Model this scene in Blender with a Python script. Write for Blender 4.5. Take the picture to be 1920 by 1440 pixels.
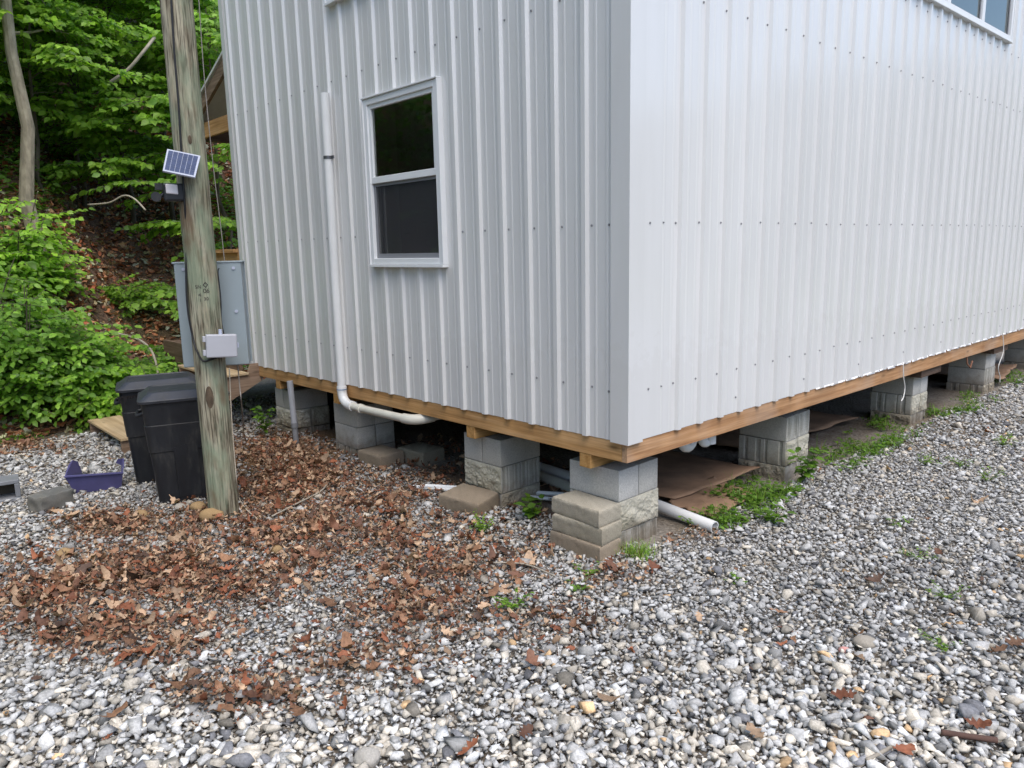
import bpy, bmesh, math, random
import numpy as np
from mathutils import Vector, Matrix

# ------------------------------------------------------------------ camera, world, sun
rng = np.random.default_rng(7)
random.seed(7)
S = bpy.context.scene
COL = S.collection
for o in list(bpy.data.objects):
    bpy.data.objects.remove(o)

FOC, PITCH, YAW, ROLL = 1412.49, 0.178614, 2.407775, -0.021794
C = np.array([2.59506, -3.19654, 1.08670])
G = -0.71                                   # ground level (z = 0 is the bottom edge of the siding)
_a, _b = math.cos(YAW), math.sin(YAW)
_cp, _sp = math.cos(PITCH), math.sin(PITCH)
FW = np.array([_a * _cp, _b * _cp, -_sp])
_r0 = np.array([_b, -_a, 0.0]); _u0 = np.cross(_r0, FW)
RT = math.cos(ROLL) * _r0 + math.sin(ROLL) * _u0
UP = -math.sin(ROLL) * _r0 + math.cos(ROLL) * _u0
cam_d = bpy.data.cameras.new('camera')
cam_d.sensor_fit = 'HORIZONTAL'; cam_d.sensor_width = 36.0
cam_d.lens = 36.0 * FOC / 1920.0
cam_d.clip_start = 0.05; cam_d.clip_end = 1000
cam = bpy.data.objects.new('camera', cam_d); COL.objects.link(cam)
M4 = Matrix.Identity(4)
for i in range(3):
    M4[i][0] = RT[i]; M4[i][1] = UP[i]; M4[i][2] = -FW[i]; M4[i][3] = C[i]
cam.matrix_world = M4
S.camera = cam

SUN_EL, SUN_AZ = 60.0, -17.0                # azimuth of the sun direction, degrees from +x towards +y
W = bpy.data.worlds.new('World'); S.world = W; W.use_nodes = True
nt = W.node_tree; nt.nodes.clear()
sky = nt.nodes.new('ShaderNodeTexSky'); sky.sky_type = 'NISHITA'; sky.sun_disc = False
sky.sun_elevation = math.radians(SUN_EL); sky.sun_rotation = math.radians(90 - SUN_AZ)
sky.air_density = 1.0; sky.dust_density = 1.5; sky.ozone_density = 1.0
bg = nt.nodes.new('ShaderNodeBackground'); bg.inputs['Strength'].default_value = 0.15
wo = nt.nodes.new('ShaderNodeOutputWorld')
hs = nt.nodes.new('ShaderNodeHueSaturation'); hs.inputs['Saturation'].default_value = 1.0     # thin cloud: a paler blue
nt.links.new(sky.outputs[0], hs.inputs['Color']); nt.links.new(hs.outputs[0], bg.inputs[0]); nt.links.new(bg.outputs[0], wo.inputs[0])
sun_d = bpy.data.lights.new('sun', 'SUN'); sun_d.energy = 1.4; sun_d.angle = math.radians(50)
sun_d.color = (1.0, 0.93, 0.82)
sun = bpy.data.objects.new('sun', sun_d); COL.objects.link(sun)
_d = Vector((math.cos(math.radians(SUN_EL)) * math.cos(math.radians(SUN_AZ)),
             math.cos(math.radians(SUN_EL)) * math.sin(math.radians(SUN_AZ)), math.sin(math.radians(SUN_EL))))
sun.rotation_euler = _d.to_track_quat('Z', 'Y').to_euler()
sun.location = (6, -2, 20)
S.view_settings.view_transform = 'Standard'; S.view_settings.look = 'None'
S.view_settings.exposure = 0.97; S.view_settings.gamma = 1.0
S.view_settings.use_curve_mapping = False

# ------------------------------------------------------------------ survey helpers (photo point -> place on a known plane)
def ray(px, py): return FW + RT * (px - 960) / FOC + UP * (720 - py) / FOC
def onz(px, py, z=G):
    d = ray(px, py); return C + (z - C[2]) / d[2] * d
def ony(px, py, y):
    d = ray(px, py); return C + (y - C[1]) / d[1] * d
def onx(px, py, x):
    d = ray(px, py); return C + (x - C[0]) / d[0] * d
def at(px, py, D): return C + ray(px, py) * D
def proj(P):
    d = np.asarray(P, float) - C; z = d @ FW
    return 960 + FOC * (d @ RT) / z, 720 - FOC * (d @ UP) / z, z

# ------------------------------------------------------------------ object helpers
def link(o, parent=None):
    COL.objects.link(o)
    if parent is not None:
        o.parent = parent
        o.matrix_parent_inverse = parent.matrix_world.inverted()
    return o
def tag(o, label=None, cat=None, group=None, kind=None):
    if label: o['label'] = label
    if cat: o['category'] = cat
    if group: o['group'] = group
    if kind: o['kind'] = kind
    return o
def thing(name, loc, label, cat, group=None):
    o = bpy.data.objects.new(name, None); o.empty_display_size = 0.1
    o.location = [float(v) for v in loc]
    o.matrix_world = Matrix.Translation(o.location)
    COL.objects.link(o)
    return tag(o, label, cat, group)

class MB:
    def __init__(s): s.v = []; s.f = []; s.m = []
    def add(s, verts, faces, m=0):
        n = len(s.v); s.v += [tuple(float(c) for c in p) for p in verts]
        s.f += [tuple(n + i for i in f) for f in faces]; s.m += [m] * len(faces)
    def obox(s, c, ax, h, m=0):
        c = np.asarray(c, float); a = [np.asarray(x, float) for x in ax]
        vs = [c + a[0] * h[0] * i + a[1] * h[1] * j + a[2] * h[2] * k for k in (-1, 1) for j in (-1, 1) for i in (-1, 1)]
        fs = [(0, 2, 3, 1), (4, 5, 7, 6), (0, 1, 5, 4), (2, 6, 7, 3), (0, 4, 6, 2), (1, 3, 7, 5)]
        if np.dot(np.cross(a[0], a[1]), a[2]) < 0: fs = [f[::-1] for f in fs]
        s.add(vs, fs, m)
    def box(s, lo, hi, m=0):
        lo, hi = np.asarray(lo, float), np.asarray(hi, float)
        s.obox((lo + hi) / 2, np.eye(3), (hi - lo) / 2, m)
    def tube(s, pts, rad, seg=10, m=0, caps=True):
        pts = [np.asarray(p, float) for p in pts]; n = len(pts)
        rad = [rad] * n if np.isscalar(rad) else rad
        prev = None; base = len(s.v)
        for i, p in enumerate(pts):
            t = pts[min(i + 1, n - 1)] - pts[max(i - 1, 0)]; t = t / (np.linalg.norm(t) + 1e-12)
            if prev is None:
                h = np.array([0, 0, 1.]) if abs(t[2]) < .9 else np.array([1., 0, 0])
                a = np.cross(t, h); a /= np.linalg.norm(a)
            else:
                a = prev - t * (prev @ t); a /= np.linalg.norm(a) + 1e-12
            prev = a; b = np.cross(t, a)
            for k in range(seg):
                w = 2 * math.pi * k / seg
                s.v.append(tuple(p + rad[i] * (a * math.cos(w) + b * math.sin(w))))
        for i in range(n - 1):
            for k in range(seg):
                k2 = (k + 1) % seg
                s.f.append((base + i * seg + k, base + i * seg + k2, base + (i + 1) * seg + k2, base + (i + 1) * seg + k)); s.m.append(m)
        if caps:
            s.f.append(tuple(base + k for k in range(seg))[::-1]); s.m.append(m)
            s.f.append(tuple(base + (n - 1) * seg + k for k in range(seg))); s.m.append(m)
    def build(s, name, mat, parent=None, smooth=False, bevel=0):
        me = bpy.data.meshes.new(name); me.from_pydata(s.v, [], s.f)
        mats = mat if isinstance(mat, (list, tuple)) else [mat]
        for x in mats: me.materials.append(x)
        if len(mats) > 1: me.polygons.foreach_set('material_index', s.m)
        if smooth: me.polygons.foreach_set('use_smooth', [True] * len(me.polygons))
        me.update()
        o = bpy.data.objects.new(name, me); link(o, parent)
        if bevel:
            b = o.modifiers.new('edge', 'BEVEL'); b.width = bevel; b.segments = 2; b.limit_method = 'ANGLE'
        if smooth == 'auto':
            me.polygons.foreach_set('use_smooth', [True] * len(me.polygons))
            me.set_sharp_from_angle(angle=math.radians(35))
        return o

def bulk(name, V, F, mat, col=None, parent=None, smooth=False):
    """one mesh out of numpy arrays: V (n,3), F list of (k, m) int arrays, col (n,3) per vertex"""
    me = bpy.data.meshes.new(name)
    V = np.asarray(V, np.float32)
    me.vertices.add(len(V)); me.vertices.foreach_set('co', V.ravel())
    loops = np.concatenate([f.ravel() for f in F]).astype(np.int32)
    sizes = np.concatenate([np.full(len(f), f.shape[1], np.int32) for f in F])
    starts = np.concatenate([[0], np.cumsum(sizes)[:-1]]).astype(np.int32)
    me.loops.add(len(loops)); me.loops.foreach_set('vertex_index', loops)
    me.polygons.add(len(sizes)); me.polygons.foreach_set('loop_start', starts)
    me.polygons.foreach_set('loop_total', sizes)
    if smooth: me.polygons.foreach_set('use_smooth', np.ones(len(sizes), bool))
    me.update(calc_edges=True)
    if col is not None:
        ca = me.color_attributes.new('tint', 'FLOAT_COLOR', 'POINT')
        c4 = np.ones((len(V), 4), np.float32); c4[:, :3] = col
        ca.data.foreach_set('color', c4.ravel())
    me.materials.append(mat)
    o = bpy.data.objects.new(name, me); return link(o, parent)

# ------------------------------------------------------------------ materials
def newmat(name):
    m = bpy.data.materials.new(name); m.use_nodes = True
    t = m.node_tree; t.nodes.clear()
    out = t.nodes.new('ShaderNodeOutputMaterial'); b = t.nodes.new('ShaderNodeBsdfPrincipled')
    t.links.new(b.outputs[0], out.inputs[0]); return m, t, b
def N(t, kind, **kw):
    n = t.nodes.new(kind)
    for k, v in kw.items():
        if k in n.inputs: n.inputs[k].default_value = v
        else: setattr(n, k, v)
    return n
def noise_tex(t, scale, detail=4, stretch=None, coord='Object', rough=0.55):
    tc = N(t, 'ShaderNodeTexCoord'); mp = N(t, 'ShaderNodeMapping')
    t.links.new(tc.outputs[coord], mp.inputs[0])
    if stretch: mp.inputs['Scale'].default_value = stretch
    n = N(t, 'ShaderNodeTexNoise'); n.inputs['Scale'].default_value = scale
    n.inputs['Detail'].default_value = detail; n.inputs['Roughness'].default_value = rough
    t.links.new(mp.outputs[0], n.inputs['Vector']); return n
def ramp(t, src, stops):
    r = N(t, 'ShaderNodeValToRGB'); e = r.color_ramp.elements
    while len(e) > 1: e.remove(e[-1])
    e[0].position = stops[0][0]; e[0].color = (*stops[0][1], 1)
    for p, c in stops[1:]:
        x = e.new(p); x.color = (*c, 1)
    t.links.new(src, r.inputs[0]); return r
def mixc(t, a, b, fac, mode='MIX'):
    m = N(t, 'ShaderNodeMix', data_type='RGBA', blend_type=mode)
    for s, v in ((0, fac), (6, a), (7, b)):
        if hasattr(v, 'is_linked') or hasattr(v, 'links'): t.links.new(v, m.inputs[s])
        else: m.inputs[s].default_value = v if s == 0 else (*v, 1)
    return m.outputs[2]
def bump(t, b, src, strength, dist):
    n = N(t, 'ShaderNodeBump'); n.inputs['Strength'].default_value = strength; n.inputs['Distance'].default_value = dist
    t.links.new(src, n.inputs['Height']); t.links.new(n.outputs[0], b.inputs['Normal'])
def simple(name, c, rough=0.6, metal=0.0, spec=0.5, var=0.15, scale=8, bmp=0.0, bdist=0.002, stretch=None):
    m, t, b = newmat(name)
    n = noise_tex(t, scale, 6, stretch)
    r = ramp(t, n.outputs[0], [(0.25, tuple(x * (1 - var) for x in c)), (0.75, tuple(min(1, x * (1 + var)) for x in c))])
    t.links.new(r.outputs[0], b.inputs['Base Color'])
    b.inputs['Roughness'].default_value = rough; b.inputs['Metallic'].default_value = metal
    b.inputs['Specular IOR Level'].default_value = spec
    if bmp:
        n2 = noise_tex(t, scale * 6, 6, stretch); bump(t, b, n2.outputs[0], bmp, bdist)
    return m

def wood(name, axis, dark, mid, light, scale=1.0, rough=0.75, grey=0.0):
    m, t, b = newmat(name)
    st = [14.0, 14.0, 14.0]; st[axis] = 0.7
    n1 = noise_tex(t, 2.2 * scale, 5, st)
    st2 = [60.0, 60.0, 60.0]; st2[axis] = 1.6
    n2 = noise_tex(t, 2.0 * scale, 3, st2)
    n3 = noise_tex(t, 2.4, 3)
    r = ramp(t, n1.outputs[0], [(0.3, dark), (0.5, mid), (0.72, light)])
    r2 = ramp(t, n2.outputs[0], [(0.3, (.72, .70, .68)), (0.62, (1, 1, 1))])
    c = mixc(t, r.outputs[0], r2.outputs[0], 0.8, 'MULTIPLY')
    r3 = ramp(t, n3.outputs[0], [(0.35, (.75, .74, .74)), (0.65, (1.1, 1.08, 1.05))])
    c = mixc(t, c, r3.outputs[0], 0.7, 'MULTIPLY')
    tcv = N(t, 'ShaderNodeTexCoord'); mpv = N(t, 'ShaderNodeMapping'); t.links.new(tcv.outputs['Object'], mpv.inputs[0])
    sk = [9.0, 9.0, 9.0]; sk[axis] = 2.6; mpv.inputs['Scale'].default_value = sk
    vo = N(t, 'ShaderNodeTexVoronoi'); vo.inputs['Scale'].default_value = 1.0; t.links.new(mpv.outputs[0], vo.inputs['Vector'])
    rk = ramp(t, vo.outputs['Distance'], [(0.05, (.85, .85, .85)), (0.10, (.45, .45, .45)), (0.17, (0, 0, 0))])     # knots
    c = mixc(t, c, tuple(x * .38 for x in mid), rk.outputs[0])
    if grey:
        n4 = noise_tex(t, 1.2, 4); r4 = ramp(t, n4.outputs[0], [(0.5, (0, 0, 0)), (0.68, (grey, grey, grey))])
        c = mixc(t, c, (.33, .29, .25), r4.outputs[0])
    t.links.new(c, b.inputs['Base Color']); b.inputs['Roughness'].default_value = rough
    b.inputs['Specular IOR Level'].default_value = 0.25
    bump(t, b, n2.outputs[0], 0.35, 0.002)
    return m

def concrete(name, base, dirt=(.20, .17, .12), amt=0.35, coarse=False, splash=.75):
    m, t, b = newmat(name)
    oi = N(t, 'ShaderNodeObjectInfo')
    n1 = noise_tex(t, 5, 6); n2 = noise_tex(t, 140, 3); n3 = noise_tex(t, 2.5, 5)
    r = ramp(t, n1.outputs[0], [(0.3, tuple(x * .86 for x in base)), (0.7, tuple(x * 1.12 for x in base))])
    r2 = ramp(t, n2.outputs[0], [(0.3, (.68, .68, .68)), (0.65, (1.08, 1.08, 1.08))])
    c = mixc(t, r.outputs[0], r2.outputs[0], 0.75, 'MULTIPLY')
    r3 = ramp(t, n3.outputs[0], [(0.48, (0, 0, 0)), (0.75, (amt, amt, amt))])
    c = mixc(t, c, dirt, r3.outputs[0])
    r4 = ramp(t, oi.outputs['Random'], [(0, (.88, .87, .84)), (1, (1.08, 1.08, 1.08))])
    c = mixc(t, c, r4.outputs[0], 1.0, 'MULTIPLY')
    ge = N(t, 'ShaderNodeNewGeometry'); sp = N(t, 'ShaderNodeSeparateXYZ'); t.links.new(ge.outputs['Position'], sp.inputs[0])
    n7 = noise_tex(t, 13, 5)                                       # soil splashed up from the ground
    ma = N(t, 'ShaderNodeMath', operation='MULTIPLY_ADD'); t.links.new(n7.outputs[0], ma.inputs[0]); ma.inputs[1].default_value = -.30; t.links.new(sp.outputs[2], ma.inputs[2])
    r7 = ramp(t, ma.outputs[0], [(0.0, (splash,) * 3), (1.0, (0, 0, 0))])
    mr7 = N(t, 'ShaderNodeMapRange'); mr7.inputs[1].default_value = G - .12; mr7.inputs[2].default_value = G + .06; t.links.new(ma.outputs[0], mr7.inputs[0]); t.links.new(mr7.outputs[0], r7.inputs[0])
    c = mixc(t, c, (.16, .12, .08), r7.outputs[0])
    t.links.new(c, b.inputs['Base Color']); b.inputs['Roughness'].default_value = 0.92
    b.inputs['Specular IOR Level'].default_value = 0.15
    n5 = noise_tex(t, 45 if coarse else 220, 6)
    bump(t, b, n5.outputs[0], 0.8 if coarse else 0.3, 0.008 if coarse else 0.0015)
    return m

def tinted(name, rough=0.85, spec=0.2, translucent=0.0, speck=0.0, sscale=90, bmp=0.0, bd=.004):
    m, t, b = newmat(name)
    a = N(t, 'ShaderNodeAttribute', attribute_name='tint')
    c = a.outputs['Color']
    if speck:
        n = noise_tex(t, sscale, 5)
        r = ramp(t, n.outputs[0], [(0.28, (1 - speck,) * 3), (0.7, (1 + speck * .5,) * 3)])
        c = mixc(t, c, r.outputs[0], 1.0, 'MULTIPLY')
        if bmp: bump(t, b, n.outputs[0], bmp, bd)
    t.links.new(c, b.inputs['Base Color']); b.inputs['Roughness'].default_value = rough
    b.inputs['Specular IOR Level'].default_value = spec
    if translucent:
        out = [n for n in t.nodes if n.type == 'OUTPUT_MATERIAL'][0]
        tr = N(t, 'ShaderNodeBsdfTranslucent')
        g = N(t, 'ShaderNodeMix', data_type='RGBA', blend_type='MULTIPLY'); g.inputs[0].default_value = 1
        t.links.new(c, g.inputs[6]); g.inputs[7].default_value = (1.3, 1.5, .5, 1)
        t.links.new(g.outputs[2], tr.inputs['Color'])
        mx = N(t, 'ShaderNodeMixShader'); mx.inputs[0].default_value = translucent
        t.links.new(b.outputs[0], mx.inputs[1]); t.links.new(tr.outputs[0], mx.inputs[2]); t.links.new(mx.outputs[0], out.inputs[0])
    return m

def siding_material(name, base, rough):
    m, t, b = newmat(name)
    n1 = noise_tex(t, 1.3, 3, (1, 1, .35)); n2 = noise_tex(t, 9, 4, (1, 1, .15))
    r = ramp(t, n1.outputs[0], [(0.3, tuple(x * .965 for x in base)), (0.7, tuple(min(1, x * 1.03) for x in base))])
    r2 = ramp(t, n2.outputs[0], [(0.3, (.965, .965, .96)), (0.6, (1, 1, 1))])
    c = mixc(t, r.outputs[0], r2.outputs[0], 1.0, 'MULTIPLY')
    # splash dirt near the lower edge
    tc = N(t, 'ShaderNodeTexCoord'); sp = N(t, 'ShaderNodeSeparateXYZ'); t.links.new(tc.outputs['Object'], sp.inputs[0])
    n3 = noise_tex(t, 14, 6)
    ad = N(t, 'ShaderNodeMath', operation='MULTIPLY_ADD'); t.links.new(n3.outputs[0], ad.inputs[0]); ad.inputs[1].default_value = -0.9; t.links.new(sp.outputs[2], ad.inputs[2])
    r3 = ramp(t, ad.outputs[0], [(0.0, (.10, .10, .10)), (0.05, (0, 0, 0))])
    c = mixc(t, c, (.50, .47, .42), r3.outputs[0])
    t.links.new(c, b.inputs['Base Color']); b.inputs['Roughness'].default_value = rough
    b.inputs['Specular IOR Level'].default_value = 0.5
    b.inputs['Coat Weight'].default_value = 0.55; b.inputs['Coat Roughness'].default_value = 0.14; b.inputs['Coat IOR'].default_value = 1.6
    n4 = noise_tex(t, 2.6, 2, (1, 1, .3)); bump(t, b, n4.outputs[0], 0.12, 0.01)
    return m

def scuffed(name, c, rough):
    m, t, b = newmat(name)
    n1 = noise_tex(t, 4, 6); n2 = noise_tex(t, 60, 5, (1, 1, .3)); n3 = noise_tex(t, 7, 6, (1.5, 1.5, .5))
    r = ramp(t, n1.outputs[0], [(.3, tuple(x * .75 for x in c)), (.7, tuple(x * 1.3 for x in c))])
    r2 = ramp(t, n3.outputs[0], [(.50, (0, 0, 0)), (.72, (.30, .30, .30))]); r3 = ramp(t, n2.outputs[0], [(.45, (.2, .2, .2)), (.7, (1, 1, 1))])
    f = mixc(t, r2.outputs[0], r3.outputs[0], 1.0, 'MULTIPLY'); c2 = mixc(t, r.outputs[0], (.17, .155, .12), f)
    t.links.new(c2, b.inputs['Base Color'])
    rr = ramp(t, n3.outputs[0], [(.35, (rough,) * 3), (.7, (rough + .25,) * 3)]); t.links.new(rr.outputs[0], b.inputs['Roughness'])
    bump(t, b, n2.outputs[0], .2, .001); return m
M = {}
M['siding'] = siding_material('painted_steel', (.70, .695, .68), 0.30)
M['trim'] = siding_material('painted_trim', (.69, .685, .67), 0.30)
M['vinyl'] = simple('white_vinyl', (.76, .77, .77), .4, var=.04, scale=5)
M['pvc'] = simple('white_pvc', (.74, .74, .73), .32, var=.05, scale=6)
M['pvc_old'] = simple('cream_pvc', (.60, .58, .50), .4, var=.12, scale=10)
M['screw'] = simple('screw_metal', (.27, .27, .28), .4, metal=.3, var=.1)
M['pine_x'] = wood('pine_x', 0, (.37, .195, .075), (.55, .31, .125), (.66, .41, .20))
M['pine_y'] = wood('pine_y', 1, (.35, .18, .085), (.52, .29, .14), (.63, .385, .215), grey=.55)
M['pine_beam'] = wood('pine_beam', 1, (.34, .17, .05), (.50, .28, .10), (.58, .35, .14))
M['old_wood_x'] = wood('old_wood_x', 0, (.10, .065, .045), (.17, .115, .08), (.24, .17, .12))
M['old_wood_y'] = wood('old_wood_y', 1, (.09, .06, .045), (.16, .105, .075), (.22, .155, .115))
M['stair_wood'] = wood('stair_wood', 1, (.20, .135, .09), (.31, .215, .15), (.40, .29, .21))
M['plywood'] = wood('plywood', 0, (.42, .30, .17), (.54, .41, .25), (.62, .49, .32), scale=.6)
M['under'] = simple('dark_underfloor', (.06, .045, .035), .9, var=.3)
M['side_sheet'] = simple('black_shade_sheet', (.015, .015, .017), .8, var=.3)  # for the added sheets that keep daylight out under the floor
M['block_smooth'] = concrete('block_smooth', (.56, .545, .51), amt=.35)
M['block_rough'] = concrete('block_rough', (.53, .50, .41), (.22, .19, .11), amt=.6, coarse=True)
M['block_groove'] = concrete('block_groove', (.49, .475, .43), (.20, .19, .12), amt=.55)
M['paver'] = concrete('paver', (.34, .275, .205), (.15, .11, .07), amt=.6, splash=.25)
M['paver_pale'] = concrete('paver_pale', (.41, .37, .295), (.18, .14, .09), amt=.5, splash=.25)
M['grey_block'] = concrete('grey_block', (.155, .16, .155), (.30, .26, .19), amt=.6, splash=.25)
M['shaded_block'] = concrete('shaded_block', (.10, .095, .09), (.06, .05, .04), amt=.4)  # darkened copy of the block concrete, underfloor shade put into its colour
M['black_plastic'] = scuffed('black_plastic', (.011, .012, .015), .42)
M['lid_plastic'] = scuffed('lid_plastic', (.034, .037, .046), .38)
M['purple'] = simple('purple_plastic', (.085, .079, .195), .45, var=.18, scale=8)
M['grey_metal'] = simple('grey_enamel', (.27, .32, .345), .38, var=.06, scale=4)
M['jbox'] = simple('pale_grey_plastic', (.41, .415, .45), .45, var=.04, scale=5)
M['black_cable'] = simple('black_rubber', (.012, .012, .014), .5, var=.2)
M['conduit'] = simple('grey_pvc', (.36, .37, .40), .45, var=.08)
M['conduit_dark'] = simple('dark_grey_pvc', (.20, .205, .22), .5, var=.15)
M['wire'] = simple('bare_wire', (.30, .27, .24), .5, var=.2)
M['knot'] = simple('knot_wood', (.085, .06, .038), .9, var=.7, scale=30, stretch=(1, 1, .5))
M['string'] = simple('white_string', (.72, .70, .66), .7, var=.1)
M['film'] = simple('protective_film', (.86, .86, .86), .5, var=.03)
M['cardboard'] = simple('cardboard', (.27, .165, .10), .85, var=.5, scale=3.5, bmp=.5, bdist=.006)
M['cell'] = simple('solar_cell', (.05, .07, .14), .5, spec=.15, var=.2, scale=30)
M['silver'] = simple('silver_frame', (.42, .45, .55), .55, spec=.3, var=.05)
M['lens'] = simple('pale_lens', (.70, .66, .68), .3, var=.05)
M['ink'] = simple('branding_ink', (.045, .040, .036), .9, var=.3)
M['bark'] = simple('lichen_bark', (.30, .26, .19), .95, var=.5, scale=14, bmp=.8, bdist=.01, stretch=(1, 1, .4))
M['bark_dark'] = simple('dark_bark', (.12, .10, .075), .95, var=.45, scale=14, bmp=.8, bdist=.01, stretch=(1, 1, .3))
M['deadwood'] = simple('dead_branch', (.34, .30, .24), .9, var=.3, scale=10, stretch=(1, 1, 1))
M['rock_tan'] = concrete('rock_tan', (.42, .28, .14), (.26, .17, .09), amt=.5, splash=.25)
M['rock_pale'] = concrete('rock_pale', (.46, .44, .40), (.33, .27, .20), amt=.5, splash=.25)
M['stone'] = tinted('gravel_stone', .9, .12, speck=.34, sscale=95, bmp=.35, bd=.003)
M['dead_leaf'] = tinted('dead_leaf', .62, .3, translucent=.08, speck=.35, sscale=60)
M['leaf'] = tinted('green_leaf', .45, .40, translucent=.42, speck=.15, sscale=30)
M['grass'] = tinted('grass_blade', .5, .3, translucent=.3)

# utility pole wood: weathered, greenish, vertical streaks, knots and checks
m, t, b = newmat('pole_wood')
n1 = noise_tex(t, 3.0, 7, (9, 9, 1.3)); n2 = noise_tex(t, 3.0, 6, (26, 26, 1.7)); n3 = noise_tex(t, 2.6, 6, (2.4, 2.4, 1.1)); n4 = noise_tex(t, 2.4, 6, (2.6, 2.6, 1.0))
r = ramp(t, n1.outputs[0], [(0.30, (.14, .115, .08)), (0.44, (.29, .26, .19)), (0.58, (.40, .37, .28)), (0.75, (.50, .46, .36))])
r2 = ramp(t, n2.outputs[0], [(0.40, (.20, .18, .16)), (0.51, (.82, .82, .82)), (.68, (1.2, 1.17, 1.1))])
c = mixc(t, r.outputs[0], r2.outputs[0], .85, 'MULTIPLY')
r3 = ramp(t, n3.outputs[0], [(0.42, (0, 0, 0)), (0.60, (.72, .72, .72))])
c = mixc(t, c, (.22, .275, .19), r3.outputs[0])
r4 = ramp(t, n4.outputs[0], [(0.55, (0, 0, 0)), (0.68, (.75, .75, .75))])
c = mixc(t, c, (.155, .105, .065), r4.outputs[0])
t.links.new(c, b.inputs['Base Color']); b.inputs['Roughness'].default_value = .9; b.inputs['Specular IOR Level'].default_value = .15
bump(t, b, n2.outputs[0], .8, .008)
M['pole'] = m

# glass: thin pane, sees through and reflects
m, t, b = newmat('window_glass')
out = [n for n in t.nodes if n.type == 'OUTPUT_MATERIAL'][0]
gl = N(t, 'ShaderNodeBsdfGlossy'); gl.inputs['Roughness'].default_value = .015; gl.inputs['Color'].default_value = (.95, 1, .97, 1)
tr = N(t, 'ShaderNodeBsdfTransparent'); tr.inputs['Color'].default_value = (.74, .90, .78, 1)
fr = N(t, 'ShaderNodeFresnel'); fr.inputs['IOR'].default_value = 2.5
mx = N(t, 'ShaderNodeMixShader'); t.links.new(fr.outputs[0], mx.inputs[0]); t.links.new(tr.outputs[0], mx.inputs[1]); t.links.new(gl.outputs[0], mx.inputs[2])
t.links.new(mx.outputs[0], out.inputs[0]); M['glass'] = m
m, t, b = newmat('insect_screen')
out = [n for n in t.nodes if n.type == 'OUTPUT_MATERIAL'][0]
b.inputs['Base Color'].default_value = (.045, .045, .052, 1); b.inputs['Roughness'].default_value = .7
tr = N(t, 'ShaderNodeBsdfTransparent'); mx = N(t, 'ShaderNodeMixShader'); mx.inputs[0].default_value = .45
t.links.new(b.outputs[0], mx.inputs[1]); t.links.new(tr.outputs[0], mx.inputs[2]); t.links.new(mx.outputs[0], out.inputs[0]); M['screen'] = m
M['screen_frame'] = simple('screen_frame', (.22, .225, .24), .5, var=.05)
M['interior'] = simple('interior_wall', (.85, .85, .82), .8, var=.04)

# ground
m, t, b = newmat('soil_ground')
n1 = noise_tex(t, 1.1, 6, coord='Object'); n2 = noise_tex(t, 42, 6, coord='Object'); n3 = noise_tex(t, 9, 5)
r = ramp(t, n1.outputs[0], [(.35, (.19, .155, .12)), (.5, (.25, .22, .185)), (.65, (.31, .285, .25))])
r2 = ramp(t, n2.outputs[0], [(.3, (.55, .53, .5)), (.65, (1.2, 1.2, 1.2))])
c = mixc(t, r.outputs[0], r2.outputs[0], .9, 'MULTIPLY')
tc = N(t, 'ShaderNodeTexCoord'); sp = N(t, 'ShaderNodeSeparateXYZ'); t.links.new(tc.outputs['Object'], sp.inputs[0])
for (sx_, sy_, rad_, colr_) in ((-2.9, -.9, 1.5, (.20, .125, .07)), (-4.0, -.3, 1.1, (.22, .13, .07)), (-1.6, .2, 1.0, (.13, .09, .06)), (-1.5, 3.5, 1.3, (.10, .07, .05))):
    vd = N(t, 'ShaderNodeVectorMath', operation='DISTANCE'); t.links.new(tc.outputs['Object'], vd.inputs[0]); vd.inputs[1].default_value = (sx_, sy_, G)
    ax_ = N(t, 'ShaderNodeMath', operation='MULTIPLY_ADD'); t.links.new(n3.outputs[0], ax_.inputs[0]); ax_.inputs[1].default_value = .9; t.links.new(vd.outputs['Value'], ax_.inputs[2])
    mr_ = N(t, 'ShaderNodeMapRange'); t.links.new(ax_.outputs[0], mr_.inputs[0]); mr_.inputs[1].default_value = rad_ + .5; mr_.inputs[2].default_value = rad_ * .6 + .4; mr_.inputs[3].default_value = 0; mr_.inputs[4].default_value = .85
    br_ = mixc(t, colr_, r2.outputs[0], .6, 'MULTIPLY'); c = mixc(t, c, br_, mr_.outputs[0])
ad = N(t, 'ShaderNodeMath', operation='MULTIPLY_ADD'); t.links.new(n3.outputs[0], ad.inputs[0]); ad.inputs[1].default_value = 1.5; t.links.new(sp.outputs[1], ad.inputs[2])
mr = N(t, 'ShaderNodeMapRange'); t.links.new(ad.outputs[0], mr.inputs[0]); mr.inputs[1].default_value = 11.6; mr.inputs[2].default_value = 12.4
gr = ramp(t, n2.outputs[0], [(.3, (.07, .10, .022)), (.7, (.14, .17, .045))])
c = mixc(t, c, gr.outputs[0], mr.outputs[0])
t.links.new(c, b.inputs['Base Color']); b.inputs['Roughness'].default_value = .95; b.inputs['Specular IOR Level'].default_value = .1
bump(t, b, n2.outputs[0], .9, .02)
M['soil'] = m
m, t, b = newmat('hill_soil')
n1 = noise_tex(t, 1.0, 5); n2 = noise_tex(t, 22, 6); n3 = noise_tex(t, .8, 4)
r = ramp(t, n2.outputs[0], [(.3, (.05, .026, .016)), (.5, (.14, .080, .048)), (.7, (.24, .15, .095))])
r1 = ramp(t, n3.outputs[0], [(.52, (0, 0, 0)), (.62, (.6, .6, .6))])
c = mixc(t, r.outputs[0], (.035, .05, .018), r1.outputs[0])
t.links.new(c, b.inputs['Base Color']); b.inputs['Roughness'].default_value = .95
bump(t, b, n2.outputs[0], 1.0, .04); M['hill'] = m
m, t, b = newmat('far_wood')
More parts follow.
